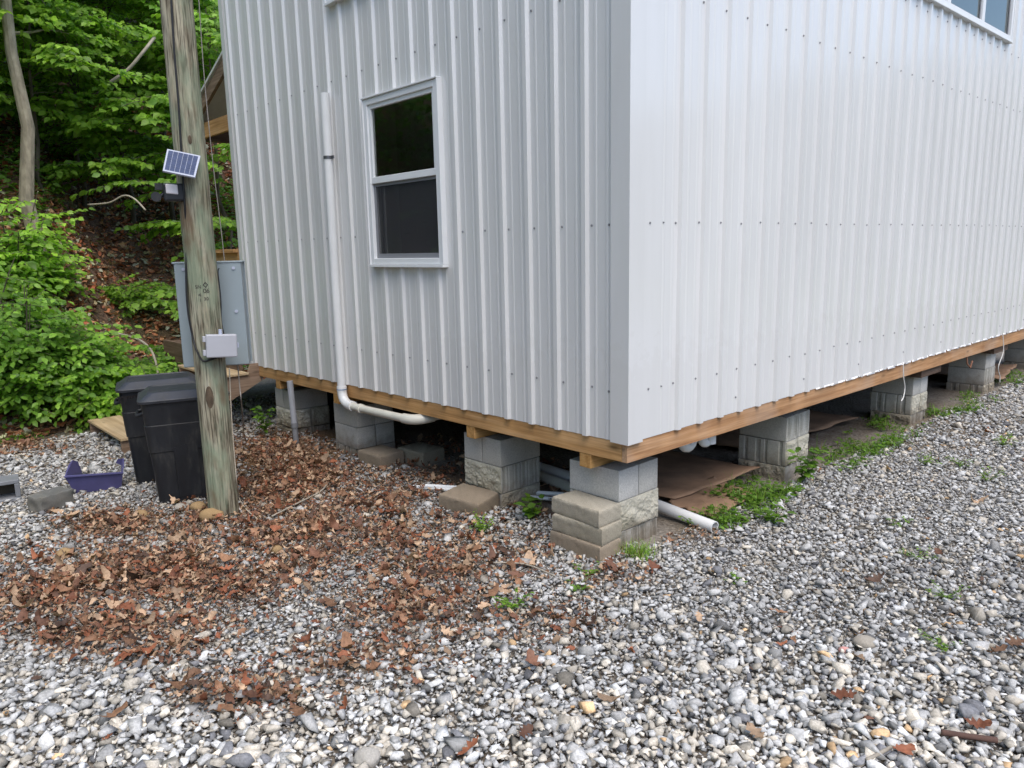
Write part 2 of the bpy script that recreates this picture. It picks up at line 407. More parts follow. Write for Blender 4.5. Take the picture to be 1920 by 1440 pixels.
n1 = noise_tex(t, .35, 8); n2 = noise_tex(t, 1.7, 8)
r = ramp(t, n2.outputs[0], [(.3, (.012, .022, .008)), (.55, (.04, .07, .02)), (.75, (.08, .12, .035))])
t.links.new(r.outputs[0], b.inputs['Base Color']); b.inputs['Roughness'].default_value = .9
bump(t, b, n2.outputs[0], 1.0, .8); M['far'] = m

# ------------------------------------------------------------------ value noise for shaping
_T = rng.random((64, 64))
def vnoise(x, y):
    x = np.asarray(x, float); y = np.asarray(y, float)
    xi = np.floor(x).astype(int); yi = np.floor(y).astype(int); fx = x - xi; fy = y - yi
    fx = fx * fx * (3 - 2 * fx); fy = fy * fy * (3 - 2 * fy)
    g = lambda a, c: _T[a % 64, c % 64]
    return (g(xi, yi) * (1 - fx) + g(xi + 1, yi) * fx) * (1 - fy) + (g(xi, yi + 1) * (1 - fx) + g(xi + 1, yi + 1) * fx) * fy
def fbm(x, y, o=4):
    s = 0; a = .5
    for k in range(o): s = s + a * vnoise(x * 2 ** k + 7.3 * k, y * 2 ** k + 3.1 * k); a *= .5
    return s

# ------------------------------------------------------------------ ground, hillside, far wooded hills
def toe(y):
    y = np.asarray(y, float)
    k = np.clip((y + 1.0) / 1.2, 0, 1); k = k * k * (3 - 2 * k)
    return -6.25 - 1.75 * k + np.where(y < -3, (-3 - y) * .22, 0)
def hillz(x, y):
    s = toe(y) - x
    z = np.where(s > 0, .78 * s - .25 * (1 - np.exp(-np.maximum(s, 0) * 2)), s * .35)
    z = np.where(s > 9, .78 * 9 - .25 + (s - 9) * .45, z)
    return G + z + np.where(s > 0, (fbm(x * .9, y * .9) - .47) * np.minimum(np.maximum(s, 0), 1) * .7, -.05)
def grid_mesh(name, xs, ys, zf, mat, kind):
    X, Y = np.meshgrid(xs, ys); Z = zf(X, Y)
    V = np.stack([X, Y, Z], -1).reshape(-1, 3); nx, ny = len(xs), len(ys)
    i = np.arange(nx - 1)[None, :] + nx * np.arange(ny - 1)[:, None]
    F = np.stack([i, i + 1, i + nx + 1, i + nx], -1).reshape(-1, 4)
    o = bulk(name, V, [F], mat, smooth=True); o['kind'] = kind; return o
xs = np.concatenate([[-160, -80, -40, -20], np.arange(-9, 9.01, .12), [12, 20, 40, 80, 160]])
ys = np.concatenate([[-160, -80, -40, -20, -10], np.arange(-6, 12.01, .12), [16, 24, 40, 80, 160]])
def groundz(X, Y):
    near = (np.abs(X) < 9.5) & (Y > -7) & (Y < 13)
    return np.where(near, G - .012 + (fbm(X * 1.4, Y * 1.4) - .47) * .035, G - .012)
grid_mesh('ground', xs, ys, groundz, M['soil'], 'structure')
grid_mesh('hillside', np.arange(-34, -3.0, .25), np.arange(-22, 24, .3), hillz, M['hill'], 'structure')
nA, nR = 120, 14
A = np.linspace(0, 2 * math.pi, nA, endpoint=False); Rr = np.linspace(45, 120, nR)
AA, RR = np.meshgrid(A, Rr)
prof = np.clip((RR - 45) / 30, 0, 1)
HH = G - .5 + prof * (13 + 9 * fbm(np.cos(AA) * 3 + 9, np.sin(AA) * 3 + 9)) + (fbm(AA * 30, RR * .35) - .45) * 5 * prof
V = np.stack([RR * np.cos(AA), RR * np.sin(AA), HH], -1).reshape(-1, 3)
ii = np.arange(nA)[None, :] + nA * np.arange(nR - 1)[:, None]; jj = (np.arange(nA)[None, :] + 1) % nA + nA * np.arange(nR - 1)[:, None]
o = bulk('hills', V, [np.stack([ii, jj, jj + nA, ii + nA], -1).reshape(-1, 4)], M['far'], smooth=True); o['kind'] = 'structure'

# ------------------------------------------------------------------ the house
PIT = 0.2286; WX, LY, HT = 5.0, 9.75, 4.7
house = thing('house', (0, 0, 0), 'white metal sided house raised on concrete block piers', 'house')
house.location = (0, 0, 0)
def zb_end(s): return -0.0095 * s            # lower edge of the siding dips slightly away from the corner
def profile(s0, s1, first, lap):
    pts = [(s0, 0.0)]
    k = 0; c = first
    while c < s1 - .02:
        for q in (c - PIT / 2 - .040, c - PIT / 2 + .040):
            if s0 + .02 < q - .014 and q + .014 < s1 - .02: pts += [(q - .012, 0), (q - .006, .0026), (q + .006, .0026), (q + .012, 0)]
        if c - .032 > s0 + .005 and c + .032 < s1 - .005:
            pts += [(c - .027, 0), (c - .0155, .021), (c + .0155, .021), (c + .027, 0)]
            if k % 4 == lap: pts += [(c + .0325, .003), (c + .046, .003), (c + .047, 0)]
        k += 1; c = first + k * PIT
    pts.append((s1, 0.0)); pts.sort(key=lambda p: p[0]); return pts
def siding(name, s0, s1, first, lap, to3, zb, hole, screws, flip):
    """profiled sheet; s runs away from the corner, h is how far it stands out; hole = (s0, s1, z0, z1)"""
    pf = profile(s0, s1, first, lap); mb = MB()
    ss = [p[0] for p in pf]; hh = [p[1] for p in pf]
    for hs in hole:
        for q in hs[:2]:
            ss2 = np.array(ss); k = int(np.searchsorted(ss2, q))
            h = np.interp(q, ss, hh); ss.insert(k, q); hh.insert(k, float(h))
    for i in range(len(ss) - 1):
        if ss[i + 1] - ss[i] < 1e-6: continue
        mid = (ss[i] + ss[i + 1]) / 2
        spans = [(None, HT)]
        for hs in sorted(hole, key=lambda h: h[2]):
            if hs[0] < mid < hs[1]: spans = spans[:-1] + [(spans[-1][0], hs[2]), (hs[3], HT)]
        for z0, z1 in spans:
            a0 = zb(ss[i]) if z0 is None else z0; a1 = zb(ss[i + 1]) if z0 is None else z0
            q = [to3(ss[i], hh[i], a0), to3(ss[i + 1], hh[i + 1], a1), to3(ss[i + 1], hh[i + 1], z1), to3(ss[i], hh[i], z1)]
            mb.add(q, [(0, 1, 2, 3) if not flip else (3, 2, 1, 0)], 0)
    for s, z in screws:
        n = np.array(to3(0, 1, 0)) - np.array(to3(0, 0, 0)); p = np.array(to3(s, 0, z))
        mb.tube([p + n * .0005, p + n * .002], .0070, 8, 1); mb.tube([p + n * .002, p + n * .007], .0040, 6, 1)
    return mb.build(name, [M['siding'], M['screw']], house)
L3 = lambda s, h, z: (-s, -h, z)
R3 = lambda s, h, z: (h, s, z)
scL = []
for k in range(21):
    s = .26 + k * PIT
    scL += [(s, .292 - .0 * s), (s, 2.414)] + ([(s, 3.5)] if k > 16 else [])
    if not (1.56 < s < 2.53): scL.append((s, 1.20))
scL += [(.135, .28), (.135, 1.2)]
scR = []
for k in range(41):
    s = .413 + k * PIT
    for z in (.289, 1.21, 2.41): scR.append((s, z + random.uniform(-.006, .006)))
    if k % 4 == 3: scR.append((s, .10))
    if k > 10: scR.append((s, 2.93))
scR += [(.30, .285), (.30, 1.208), (.18, 1.205), (.18, .285)]
WIN1 = (1.59, 2.505, .985, 2.195); WIN2 = (2.05, 2.96, 2.97, 4.15); WIN3 = (3.30, 5.975, 3.02, 4.0)
siding('end_wall', 0.0, WX, .26 + .047, 1, L3, zb_end, [WIN1, WIN2], scL, True)
siding('side_wall', 0.0, LY, .413 + .047, 0, R3, lambda s: 0.0, [WIN3], scR, False)
mb = MB()                                                                # the two walls the photo does not show
mb.add([(-WX, 0, -.045), (-WX, LY, -.045), (-WX, LY, HT), (-WX, 0, HT)], [(0, 1, 2, 3)][::-1])
mb.add([(-WX, LY, 0), (0, LY, 0), (0, LY, HT), (-WX, LY, HT)], [(0, 1, 2, 3)])
mb.build('rear_wall', M['siding'], house)
# corner trim: folded angle standing just proud of the ribs
mb = MB(); tp = .0225; w = .105
for pts in ([(0.024, -0.024), (-w, -.024), (-w - .004, 0.0)], [(.024, -.024), (.024, w), (0.0, w + .004)]):
    for (x0, y0), (x1, y1) in zip(pts[:-1], pts[1:]):
        mb.add([(x0, y0, -.004), (x1, y1, -.004), (x1, y1, HT), (x0, y0, HT)], [(0, 1, 2, 3)])
for x, y, ax in ((-.085, -.0225, (0, -1, 0)),):
    pass
mb.build('corner_trim', M['trim'], house)
mb = MB()
mb.box((-WX - .02, -.024, -.048), (-WX + .06, .0, HT)); mb.build('corner_trim', M['trim'], house)
# rim joists
rz = lambda s: -.114 - .0078 * s
mb = MB()
n = 26
for i in range(n):
    s0, s1 = .045 + (WX - .16) * i / n, .045 + (WX - .16) * (i + 1) / n
    y0 = .003
    mb.add([(-s0, y0, rz(s0)), (-s1, y0, rz(s1)), (-s1, y0, .12), (-s0, y0, .12)], [(3, 2, 1, 0)])
    mb.add([(-s0, y0, rz(s0)), (-s1, y0, rz(s1)), (-s1, .041, rz(s1)), (-s0, .041, rz(s0))], [(0, 1, 2, 3)])
e = .045 + WX - .16
mb.add([(-e, .003, rz(e)), (-e, .041, rz(e)), (-e, .041, .12), (-e, .003, .12)], [(0, 1, 2, 3)])
mb.build('rim_joist', M['pine_x'], house)
mb = MB()
rz2 = lambda s: -.114 - .0046 * s
n = 40; s_ = np.linspace(.0, LY - .02, n + 1)
for i in range(n):
    s0, s1 = s_[i], s_[i + 1]
    mb.add([(-.003, s0, rz2(s0)), (-.003, s1, rz2(s1)), (-.003, s1, .12), (-.003, s0, .12)], [(0, 1, 2, 3)])
    mb.add([(-.003, s0, rz2(s0)), (-.003, s1, rz2(s1)), (-.038, s1, rz2(s1)), (-.038, s0, rz2(s0))], [(3, 2, 1, 0)])
mb.add([(-.003, 0, rz2(0)), (-.038, 0, rz2(0)), (-.038, 0, .12), (-.003, 0, .12)], [(3, 2, 1, 0)])
mb.build('rim_joist', M['pine_y'], house)
mb = MB()
mb.box((-.0450, .0015, -.116), (-.039, .042, .12)); mb.build('rim_joist_end', M['pine_beam'], house, bevel=.001)
# floor joists, deck, beams on the piers
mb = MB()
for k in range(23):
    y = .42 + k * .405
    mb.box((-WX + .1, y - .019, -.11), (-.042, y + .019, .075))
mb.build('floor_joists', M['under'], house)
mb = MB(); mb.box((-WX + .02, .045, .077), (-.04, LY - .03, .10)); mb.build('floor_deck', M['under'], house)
BEAMS = [-.325, -1.40, -3.27, -4.42]
for bx in BEAMS:
    s = -bx; zt = rz(s) - .001
    mb = MB(); mb.box((bx - .045, .006, zt - .088), (bx + .045, LY - .1, zt)); mb.build('beam', M['pine_beam'], house, bevel=.004)
for y0_, y1_ in ((4.50, 5.02), (6.70, 7.22), (8.9, 9.4)):
    mb = MB(); mb.box((-.20, y0_, rz2(y0_) - .095), (-.06, y1_, rz2(y0_) - .004)); mb.build('shim_plank', M['old_wood_y'], house, bevel=.003)
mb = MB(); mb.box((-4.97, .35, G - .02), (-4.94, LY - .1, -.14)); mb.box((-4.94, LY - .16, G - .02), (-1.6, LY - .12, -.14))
mb.build('shade_screen', M['side_sheet'], house)  # added dark sheets that block light so the crawlspace stays black
mb = MB()                                                                # roof, above the frame
mb.add([(-WX - .3, -.3, HT + .02), (.3, -.3, HT + .02), (.3, LY + .3, HT + .02), (-WX - .3, LY + .3, HT + .02),
        (-WX / 2, -.3, HT + 1.1), (-WX / 2, LY + .3, HT + 1.1)], [(0, 4, 5, 3), (1, 2, 5, 4), (0, 1, 4), (2, 3, 5), (0, 3, 2, 1)])
mb.build('roof', M['siding'], house)
# ragged protective film left along the lower edge of the side wall
mb = MB(); y = 2.2
while y < 8.6:
    l = random.uniform(.05, .16); d0 = random.uniform(.004, .016); d1 = random.uniform(.004, .018)
    mb.add([(.0045, y, .004), (.0045, y + l, .004), (.010, y + l, -d1), (.010, y, -d0)], [(0, 1, 2, 3)])
    mb.add([(.021, y, .002), (.021, y + l * .6, .002), (.018, y + l * .6, -d1 * .7), (.018, y, -d0 * .7)], [(0, 1, 2, 3)])
    y += l * random.uniform(.95, 1.25)
mb.build('film_strip', M['film'], house)

def win_single(s0, s1, z0, z1):
    """double-hung window on the end wall"""
    def bx(mb, a, b_, y0, y1, c0, c1): mb.box((-b_, y0, c0), (-a, y1, c1))
    fr = MB(); t = .045
    bx(fr, s0, s0 + t, -.034, .02, z0, z1); bx(fr, s1 - t, s1, -.034, .02, z0, z1)
    bx(fr, s0 + t, s1 - t, -.034, .02, z1 - t, z1); bx(fr, s0 + t, s1 - t, -.034, .02, z0, z0 + t)
    w_ = fr.build('window', M['vinyl'], house, bevel=.004)
    d = MB()                                                             # drip cap and side flanges
    bx(d, s0 - .012, s1 + .012, -.046, .004, z1 + .001, z1 + .012); bx(d, s0 - .016, s1 + .008, -.05, .004, z0 - .02, z0 - .001)
    bx(d, s0 - .014, s0 - .001, -.042, .004, z0, z1); bx(d, s1 + .001, s1 + .010, -.042, .004, z0, z1)
    d.build('frame', M['vinyl'], w_, bevel=.002)
    zm = z0 + (z1 - z0) * .505
    sa = MB(); q = .03
    a, b_ = s0 + t, s1 - t
    bx(sa, a, a + q, -.022, .012, zm, z1 - t); bx(sa, b_ - q, b_, -.022, .012, zm, z1 - t)
    bx(sa, a, b_, -.024, .012, zm - .012, zm + .036); bx(sa, a + q, b_ - q, -.022, .012, z1 - t - q, z1 - t)
    sa.build('sash', M['vinyl'], w_, bevel=.003)
    p = MB(); p.add([(-b_ + q, -.004, zm + .036), (-a - q, -.004, zm + .036), (-a - q, -.004, z1 - t - q), (-b_ + q, -.004, z1 - t - q)], [(0, 1, 2, 3)])
    p.build('pane', M['glass'], w_)
    sc = MB()
    bx(sc, a, a + .028, -.006, .006, z0 + t, zm - .014); bx(sc, b_ - .028, b_, -.006, .006, z0 + t, zm - .014)
    bx(sc, a + .028, b_ - .028, -.006, .006, z0 + t, z0 + t + .035); bx(sc, a + .028, b_ - .028, -.006, .006, zm - .034, zm - .014)
    sc.build('screen_frame', M['screen_frame'], w_)
    sn = MB(); sn.add([(-b_ + .028, 0, z0 + t + .035), (-a - .028, 0, z0 + t + .035), (-a - .028, 0, zm - .034), (-b_ + .028, 0, zm - .034)], [(0, 1, 2, 3)])
    sn.build('insect_screen', M['screen'], w_)
    lp = MB(); lp.add([(-b_, .03, z0 + t), (-a, .03, z0 + t), (-a, .03, zm), (-b_, .03, zm)], [(0, 1, 2, 3)])
    lp.build('pane', M['glass'], w_)
    rv = MB(); D = .22                                                   # jamb return and a bit of room inside
    bx(rv, s0 + .01, s0 + .03, .022, D, z0, z1); bx(rv, s1 - .045, s1 - .025, .022, D, z0, z1)
    bx(rv, s0 + .03, s1 - .045, .022, D, z1 - .03, z1 - .01); bx(rv, s0 + .03, s1 - .045, .022, D, z0 + .01, z0 + .03)
    rv.build('reveal', M['interior'], w_)
    return w_
win_single(*WIN1); win_single(*WIN2)
s0, s1, z0, z1 = WIN3                                                    # three-light slider on the side wall
fr = MB(); t_ = .045
for a, b_, c0, c1 in ((s0, s0 + t_, z0, z1), (s1 - t_, s1, z0, z1), (s0 + t_, s1 - t_, z0, z0 + t_), (s0 + t_, s1 - t_, z1 - t_, z1)):
    fr.box((-.02, a, c0), (.034, b_, c1))
for y in (4.24, 5.12): fr.box((-.02, y - .035, z0 + t_ + .001), (.028, y + .035, z1 - t_ - .001))
w3 = fr.build('window', M['vinyl'], house, bevel=.004)
fl = MB(); fl.box((-.004, s0 - .02, z0 - .016), (.046, s1 + .02, z0 - .001)); fl.box((-.004, s1 + .001, z0), (.040, s1 + .014, z1)); fl.build('frame', M['vinyl'], w3, bevel=.002)
for a, b_ in ((s0 + t_, 4.205), (4.275, 5.085), (5.155, s1 - t_)):
    p = MB(); p.add([(.004, a, z0 + t_), (.004, b_, z0 + t_), (.004, b_, z1 - t_), (.004, a, z1 - t_)], [(0, 1, 2, 3)]); p.build('pane', M['glass'], w3)
    f2 = MB(); q = .018
    for c in ((a, a + q, z0 + t_, z1 - t_), (b_ - q, b_, z0 + t_, z1 - t_), (a + q, b_ - q, z0 + t_, z0 + t_ + q), (a + q, b_ - q, z1 - t_ - q, z1 - t_)): f2.box((-.006, c[0], c[2]), (.010, c[1], c[3]))
    f2.build('sash', M['screen_frame'], w3)

# ------------------------------------------------------------------ concrete block piers
def side_grid(style, L, H, nu, nv, seed):
    u = np.linspace(0, 1, nu); v = np.linspace(0, 1, nv); U, V = np.meshgrid(u, v)
    ru = np.minimum(U, 1 - U) * L; rv = np.minimum(V, 1 - V) * H
    e = np.minimum(ru, rv)
    if style == 'rough':
        o = ((fbm(U * L * 14 + seed, V * H * 14 + seed * 1.7, 5) - .28) * .040 + (fbm(U * L * 75 + seed, V * H * 75, 3) - .47) * .016 + (vnoise(U * L * 160 + seed, V * H * 160) - .5) * .005) * np.clip(e / .022, 0, 1) ** .7
    elif style == 'groove':
        o = np.zeros_like(U)
        for c, w, dpt in ((.20, .030, .014), (.36, .012, .008), (.64, .012, .008), (.80, .030, .014)):
            o = np.where(np.abs(U - c) * L < w * .5 + .002, -dpt, o)
        o = o + (fbm(U * L * 30 + seed, V * H * 30, 3) - .47) * .004
    elif style == 'flute':
        o = np.where((np.abs(U - .16) < .035) | (np.abs(U - .42) < .05) | (np.abs(U - .58) < .03) | (np.abs(U - .88) < .035), -.013, 0.) + (fbm(U * 9 + seed, V * 6, 3) - .47) * .005
    else:
        o = (fbm(U * L * 12 + seed, V * H * 12, 3) - .47) * .0025
    o = np.where(e < 1e-6, -.0035, o)
    return U, V, o
def block_mesh(lx, ly, lz, styles, seed):
    """styles for the -y, +x, +y, -x sides; returns MB centred in x,y with its base at z = 0"""
    mb = MB(); c = .0035
    axes = [((1, 0), (0, -1), lx, ly), ((0, 1), (1, 0), ly, lx), ((-1, 0), (0, 1), lx, ly), ((0, -1), (-1, 0), ly, lx)]
    for k, (tv, nv_, L, Dp) in enumerate(axes):
        st = styles[k]
        nu = max(9, int(L / (.0055 if st in ('groove', 'rough', 'flute') else .03))); nz = 34 if st == 'rough' else 8
        U, V, o = side_grid(st, L, lz, nu, nz, seed + k * 5.1)
        T = np.clip(U * L, c, L - c) - L / 2; Z = np.clip(V * lz, c, lz - c * .3)
        X = T * tv[0] + (Dp / 2 + o) * nv_[0]; Y = T * tv[1] + (Dp / 2 + o) * nv_[1]
        vs = np.stack([X, Y, Z], -1).reshape(-1, 3)
        i = np.arange(nu - 1)[None, :] + nu * np.arange(nz - 1)[:, None]
        fs = np.stack([i, i + 1, i + nu + 1, i + nu], -1).reshape(-1, 4)
        mb.add(vs, [tuple(f) for f in fs], {'rough': 1, 'groove': 2, 'flute': 2}.get(st, 0))
    zt = lz - c * .3
    mb.add([(-lx / 2 + c, -ly / 2 + c, zt), (lx / 2 - c, -ly / 2 + c, zt), (lx / 2 - c, ly / 2 - c, zt), (-lx / 2 + c, ly / 2 - c, zt)], [(0, 1, 2, 3)])
    mb.add([(-lx / 2 + c, -ly / 2 + c, c), (lx / 2 - c, -ly / 2 + c, c), (lx / 2 - c, ly / 2 - c, c), (-lx / 2 + c, ly / 2 - c, c)], [(3, 2, 1, 0)])
    return mb
BM = [M['block_smooth'], M['block_rough'], M['block_groove']]
def pier(fx, fy, ztop, courses, label, rot=0.0, dark=False, group='concrete block piers under the house'):
    """fx, fy: the corner of the pier nearest the viewer (its +x, -y corner)"""
    zz = ztop - .194 * len(courses)
    root = thing('block_pier', (fx - .1975, fy + .1975, zz), label, 'pier', group)
    for ci, (ori, sy, sx) in enumerate(reversed(courses)):
        for h in (-1, 1):
            seed = random.uniform(0, 50)
            if ori == 'x':
                mb = block_mesh(.395, .194, .192, (sy if h < 0 else 'smooth', sx, sy if h > 0 else 'smooth', sx), seed); off = (0, h * .0985)
            else:
                mb = block_mesh(.194, .395, .192, (sy, sx if h > 0 else 'smooth', sy, sx if h < 0 else 'smooth'), seed); off = (h * .0985, 0)
            o = mb.build('block', BM if not dark else [M['shaded_block']] * 3, root, smooth='auto')  # dark piers carry the shade in their colour
            o.location = (root.location.x + off[0] + random.uniform(-.004, .004), root.location.y + off[1] + random.uniform(-.004, .004), zz + ci * .194)
            o.rotation_euler = (0, 0, math.radians(random.uniform(-1.2, 1.2)))
            o.matrix_parent_inverse = root.matrix_world.inverted()
    root.rotation_euler = (0, 0, math.radians(rot))
    return root
S_, R_, G_, F_ = 'smooth', 'rough', 'groove', 'flute'
pier(-.150, .100, -.212, [('x', S_, S_), ('y', G_, R_), ('x', R_, G_)], 'block pier under the near corner of the house behind three stacked pavers', rot=1.0)
pier(-1.21, .105, -.217, [('y', S_, S_), ('x', R_, G_), ('y', G_, R_)], 'block pier with mossy rough middle block behind the single paver', rot=1.5)
pier(-3.11, .100, -.250, [('x', S_, S_), ('x', S_, S_), ('y', G_, S_)], 'smooth grey block pier right under the white wall pipe elbow')
pier(-4.33, .105, -.270, [('y', S_, S_), ('x', R_, R_), ('x', R_, G_)], 'block pier behind the grey upright conduit', rot=-1)
pier(-.150, 2.06, -.222, [('x', S_, G_), ('x', F_, R_), ('x', R_, S_)], 'block pier with fluted side second from the near corner along the gravel drive', rot=2)
pier(-.150, 4.56, -.235, [('x', S_, S_), ('x', G_, R_), ('x', R_, G_)], 'block pier below the first hanging string on the gravel side')
pier(-.150, 6.75, -.240, [('x', S_, S_), ('x', S_, G_), ('x', G_, R_)], 'block pier below the second hanging string on the gravel side')
pier(-.150, 8.95, -.245, [('x', S_, S_), ('x', S_, S_), ('x', G_, R_)], 'shaded block pier at the far end of the side wall')
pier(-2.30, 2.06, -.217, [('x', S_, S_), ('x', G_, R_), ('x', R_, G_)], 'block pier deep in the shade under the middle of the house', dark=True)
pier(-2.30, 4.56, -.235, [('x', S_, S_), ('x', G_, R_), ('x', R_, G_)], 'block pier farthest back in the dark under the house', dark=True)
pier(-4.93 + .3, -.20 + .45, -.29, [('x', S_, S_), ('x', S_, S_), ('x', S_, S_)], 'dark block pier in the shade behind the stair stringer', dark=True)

# ------------------------------------------------------------------ loose pavers
def paver(loc, rz_, size, mat, label, group='loose concrete pavers', tilt=(0, 0)):
    lx, ly, lz = size
    mb = MB(); nx, ny = 44, 26
    # tumbled trapezoid block: top grid + skirt, worn edges
    def ring(z, inset, j=0):
        pts = []
        for i in range(nx): pts.append((-lx / 2 + lx * i / nx, -ly / 2))
        for i in range(ny): pts.append((lx / 2, -ly / 2 + ly * i / ny))
        for i in range(nx): pts.append((lx / 2 - lx * i / nx, ly / 2))
        for i in range(ny): pts.append((-lx / 2, ly / 2 - ly * i / ny))
        r = []
        for x, y in pts:
            k = 1 - .06 * (y / ly + .5)
            w_ = (fbm(x * 26 + loc[0] * 9, y * 26 + z * 40 + loc[1] * 7) - .47) * .006 + (vnoise(x * 140 + loc[0], y * 140 + z * 180) - .5) * .0045
            sx = (lx / 2 - inset + w_) / (lx / 2); sy = (ly / 2 - inset + w_) / (ly / 2)
            r.append((x * sx * k, y * sy, z + w_ * .4 * j))
        return r
    rings = [ring(0, .004), ring(lz * .10, 0), ring(lz * .22, 0), ring(lz * .34, 0), ring(lz * .46, 0), ring(lz * .58, 0), ring(lz * .70, 0), ring(lz * .80, 0), ring(lz - .012, .001), ring(lz - .004, .004, 1), ring(lz, .010, 1)]
    n = len(rings[0]); vs = [p for r in rings for p in r]; fs = []
    for k in range(len(rings) - 1):
        for i in range(n): fs.append((k * n + i, k * n + (i + 1) % n, (k + 1) * n + (i + 1) % n, (k + 1) * n + i))
    fs.append(tuple((len(rings) - 1) * n + i for i in range(n))); fs.append(tuple(range(n))[::-1])
    mb.add(vs, fs)
    o = mb.build('paver', mat, None, smooth='auto')
    o.location = loc; o.rotation_euler = (tilt[0], tilt[1], rz_)
    return tag(o, label, 'paver', group)
pv = (-.300, -.015)
paver((pv[0], pv[1] - .005, G - .015), math.radians(0), (.40, .20, .118), M['paver'], 'bottom paver of the stack of three by the corner pier')
paver((pv[0] + .006, pv[1] + .004, G + .104), math.radians(2), (.385, .20, .106), M['paver_pale'], 'middle paver of the stack of three by the corner pier')
paver((pv[0] - .008, pv[1] + .012, G + .211), math.radians(-2), (.39, .20, .100), M['paver_pale'], 'pale top paver of the stack of three by the corner pier')
paver((-1.385, -.03, G - .010), math.radians(13), (.35, .26, .122), M['paver'], 'single brown paver on the gravel in front of the pier with the mossy block', tilt=(.06, .05))
paver((-2.835, .165, G - .01), math.radians(3), (.33, .25, .118), M['paver'], 'brown paver resting against the smooth pier left of a paler paver')
paver((-2.66, .46, G - .01), math.radians(6), (.34, .25, .118), M['paver_pale'], 'paler paver right of the brown one beside the smooth pier')
paver((-2.45, 1.15, G - .01), math.radians(14), (.42, .25, .13), M['shaded_block'], 'paver lying deep in the shade under the house')

# ------------------------------------------------------------------ pipes
def arc(p0, p1, p2, n=8):
    p0, p1, p2 = map(lambda p: np.asarray(p, float), (p0, p1, p2))
    return [(1 - t) ** 2 * p0 + 2 * t * (1 - t) * p1 + t * t * p2 for t in np.linspace(0, 1, n)]
px0, py0, pr_ = -3.035, -.062, .036
wp = thing('drain_pipe', (px0, py0, -.2), 'white vertical pipe strapped to the end wall that turns under the floor', 'pipe')
mb = MB(); mb.tube([(px0 + .02, py0, 2.32), (px0 + .016, py0, 1.86), (px0 + .004, py0, 1.0), (px0, py0, -.10)], pr_, 20); mb.build('riser', M['pvc'], wp, smooth='auto')
zc = -.155
mb = MB(); mb.tube([(px0, py0, -.035), (px0, py0, -.075)], pr_ + .006, 20)
mb.tube(arc((px0, py0, -.07), (px0, py0, zc - .028), (px0 + .14, py0, zc - .028)), pr_ + .004, 20)
mb.tube([(px0 + .13, py0, zc - .028), (px0 + .17, py0, zc - .028)], pr_ + .006, 20); mb.build('elbow', M['pvc'], wp, smooth='auto')
mb = MB(); mb.tube([(px0 + .001, py0, -.062), (px0 + .001, py0, -.056)], pr_ + .0075, 20, caps=True); mb.build('blue_marking', simple('blue_primer', (.10, .18, .32), .5), wp)
mb = MB(); zc2 = zc - .03
mb.tube([(px0 + .17, py0, zc2), (px0 + .30, py0, zc2), (px0 + .95, py0 + .01, zc2 + .01)], [pr_ - .004] * 3, 18)
mb.tube([(px0 + .28, py0, zc2), (px0 + .31, py0, zc2)], pr_ + .003, 18)
mb.tube(arc((px0 + .90, py0 + .01, zc2 + .01), (px0 + 1.06, py0 + .01, zc2 + .01), (px0 + 1.06, py0 + .17, zc2 + .02)), pr_ + .003, 18)
mb.tube([(px0 + 1.06, py0 + .17, zc2 + .02), (px0 + 1.06, 1.6, zc2 + .03)], pr_ - .004, 16); mb.build('lateral', M['pvc_old'], wp, smooth='auto')
mb = MB(); zq = 1.83
mb.tube([(px0 + .016, py0, zq - .012), (px0 + .016, py0, zq + .012)], pr_ + .003, 20)
mb.box((px0 + .016 + .036, py0 + .0, zq - .012), (px0 + .016 + .075, py0 + .012, zq + .012)); mb.build('clamp', simple('zinc_strap', (.16, .16, .17), .4, metal=.7), wp, smooth='auto')

cx_, cy_ = -3.97, -.065
cd = thing('conduit', (cx_, cy_, G), 'grey upright conduit pipe rising from the soil to the rim joist', 'conduit')
mb = MB(); mb.tube([(cx_ - .03, cy_, -.10), (cx_, cy_, -.52)], .029, 18); mb.build('riser', M['conduit'], cd, smooth='auto')
mb = MB(); mb.tube([(cx_, cy_, -.50), (cx_ + .004, cy_, -.545)], .033, 18); mb.tube([(cx_ + .004, cy_, -.545), (cx_ + .012, cy_, G - .05)], .027, 18); mb.build('sleeve', M['conduit_dark'], cd, smooth='auto')

dz = G + .045
mb = MB()
def hollow(mb, pts, ro, ri, seg=20):
    mb.tube(pts, ro, seg, caps=False); mb.tube(pts[::-1], ri, seg, caps=False)
    p = np.asarray(pts[-1], float); t = p - np.asarray(pts[-2], float); t /= np.linalg.norm(t)
    h = np.array([0, 0, 1.]); a = np.cross(t, h); a /= np.linalg.norm(a); b_ = np.cross(t, a)
    n0 = len(mb.v)
    for r_ in (ro, ri):
        for k in range(seg):
            w_ = 2 * math.pi * k / seg; mb.v.append(tuple(p + r_ * (a * math.cos(w_) + b_ * math.sin(w_))))
    for k in range(seg):
        k2 = (k + 1) % seg; mb.f.append((n0 + k, n0 + k2, n0 + seg + k2, n0 + seg + k)); mb.m.append(0)
hollow(mb, [(-2.2, .88, dz + .02), (-1.0, .83, dz + .02), (-.36, .79, dz + .012), (.085, .765, dz - .012)], .039, .033)
tag(mb.build('outlet_pipe', M['pvc'], None, smooth='auto'), 'white plastic drain outlet lying on the ground right of the corner pier', 'pipe')
ft = thing('pipe_fittings', (-.28, .9, -.25), 'cluster of white pipe elbows under the side rim joist', 'pipe fittings')
mb = MB(); mb.tube([(-1.3, .83, -.20), (-.42, .83, -.20), (-.33, .83, -.205)], .03, 16); mb.build('pipe', M['pvc_old'], ft, smooth='auto')
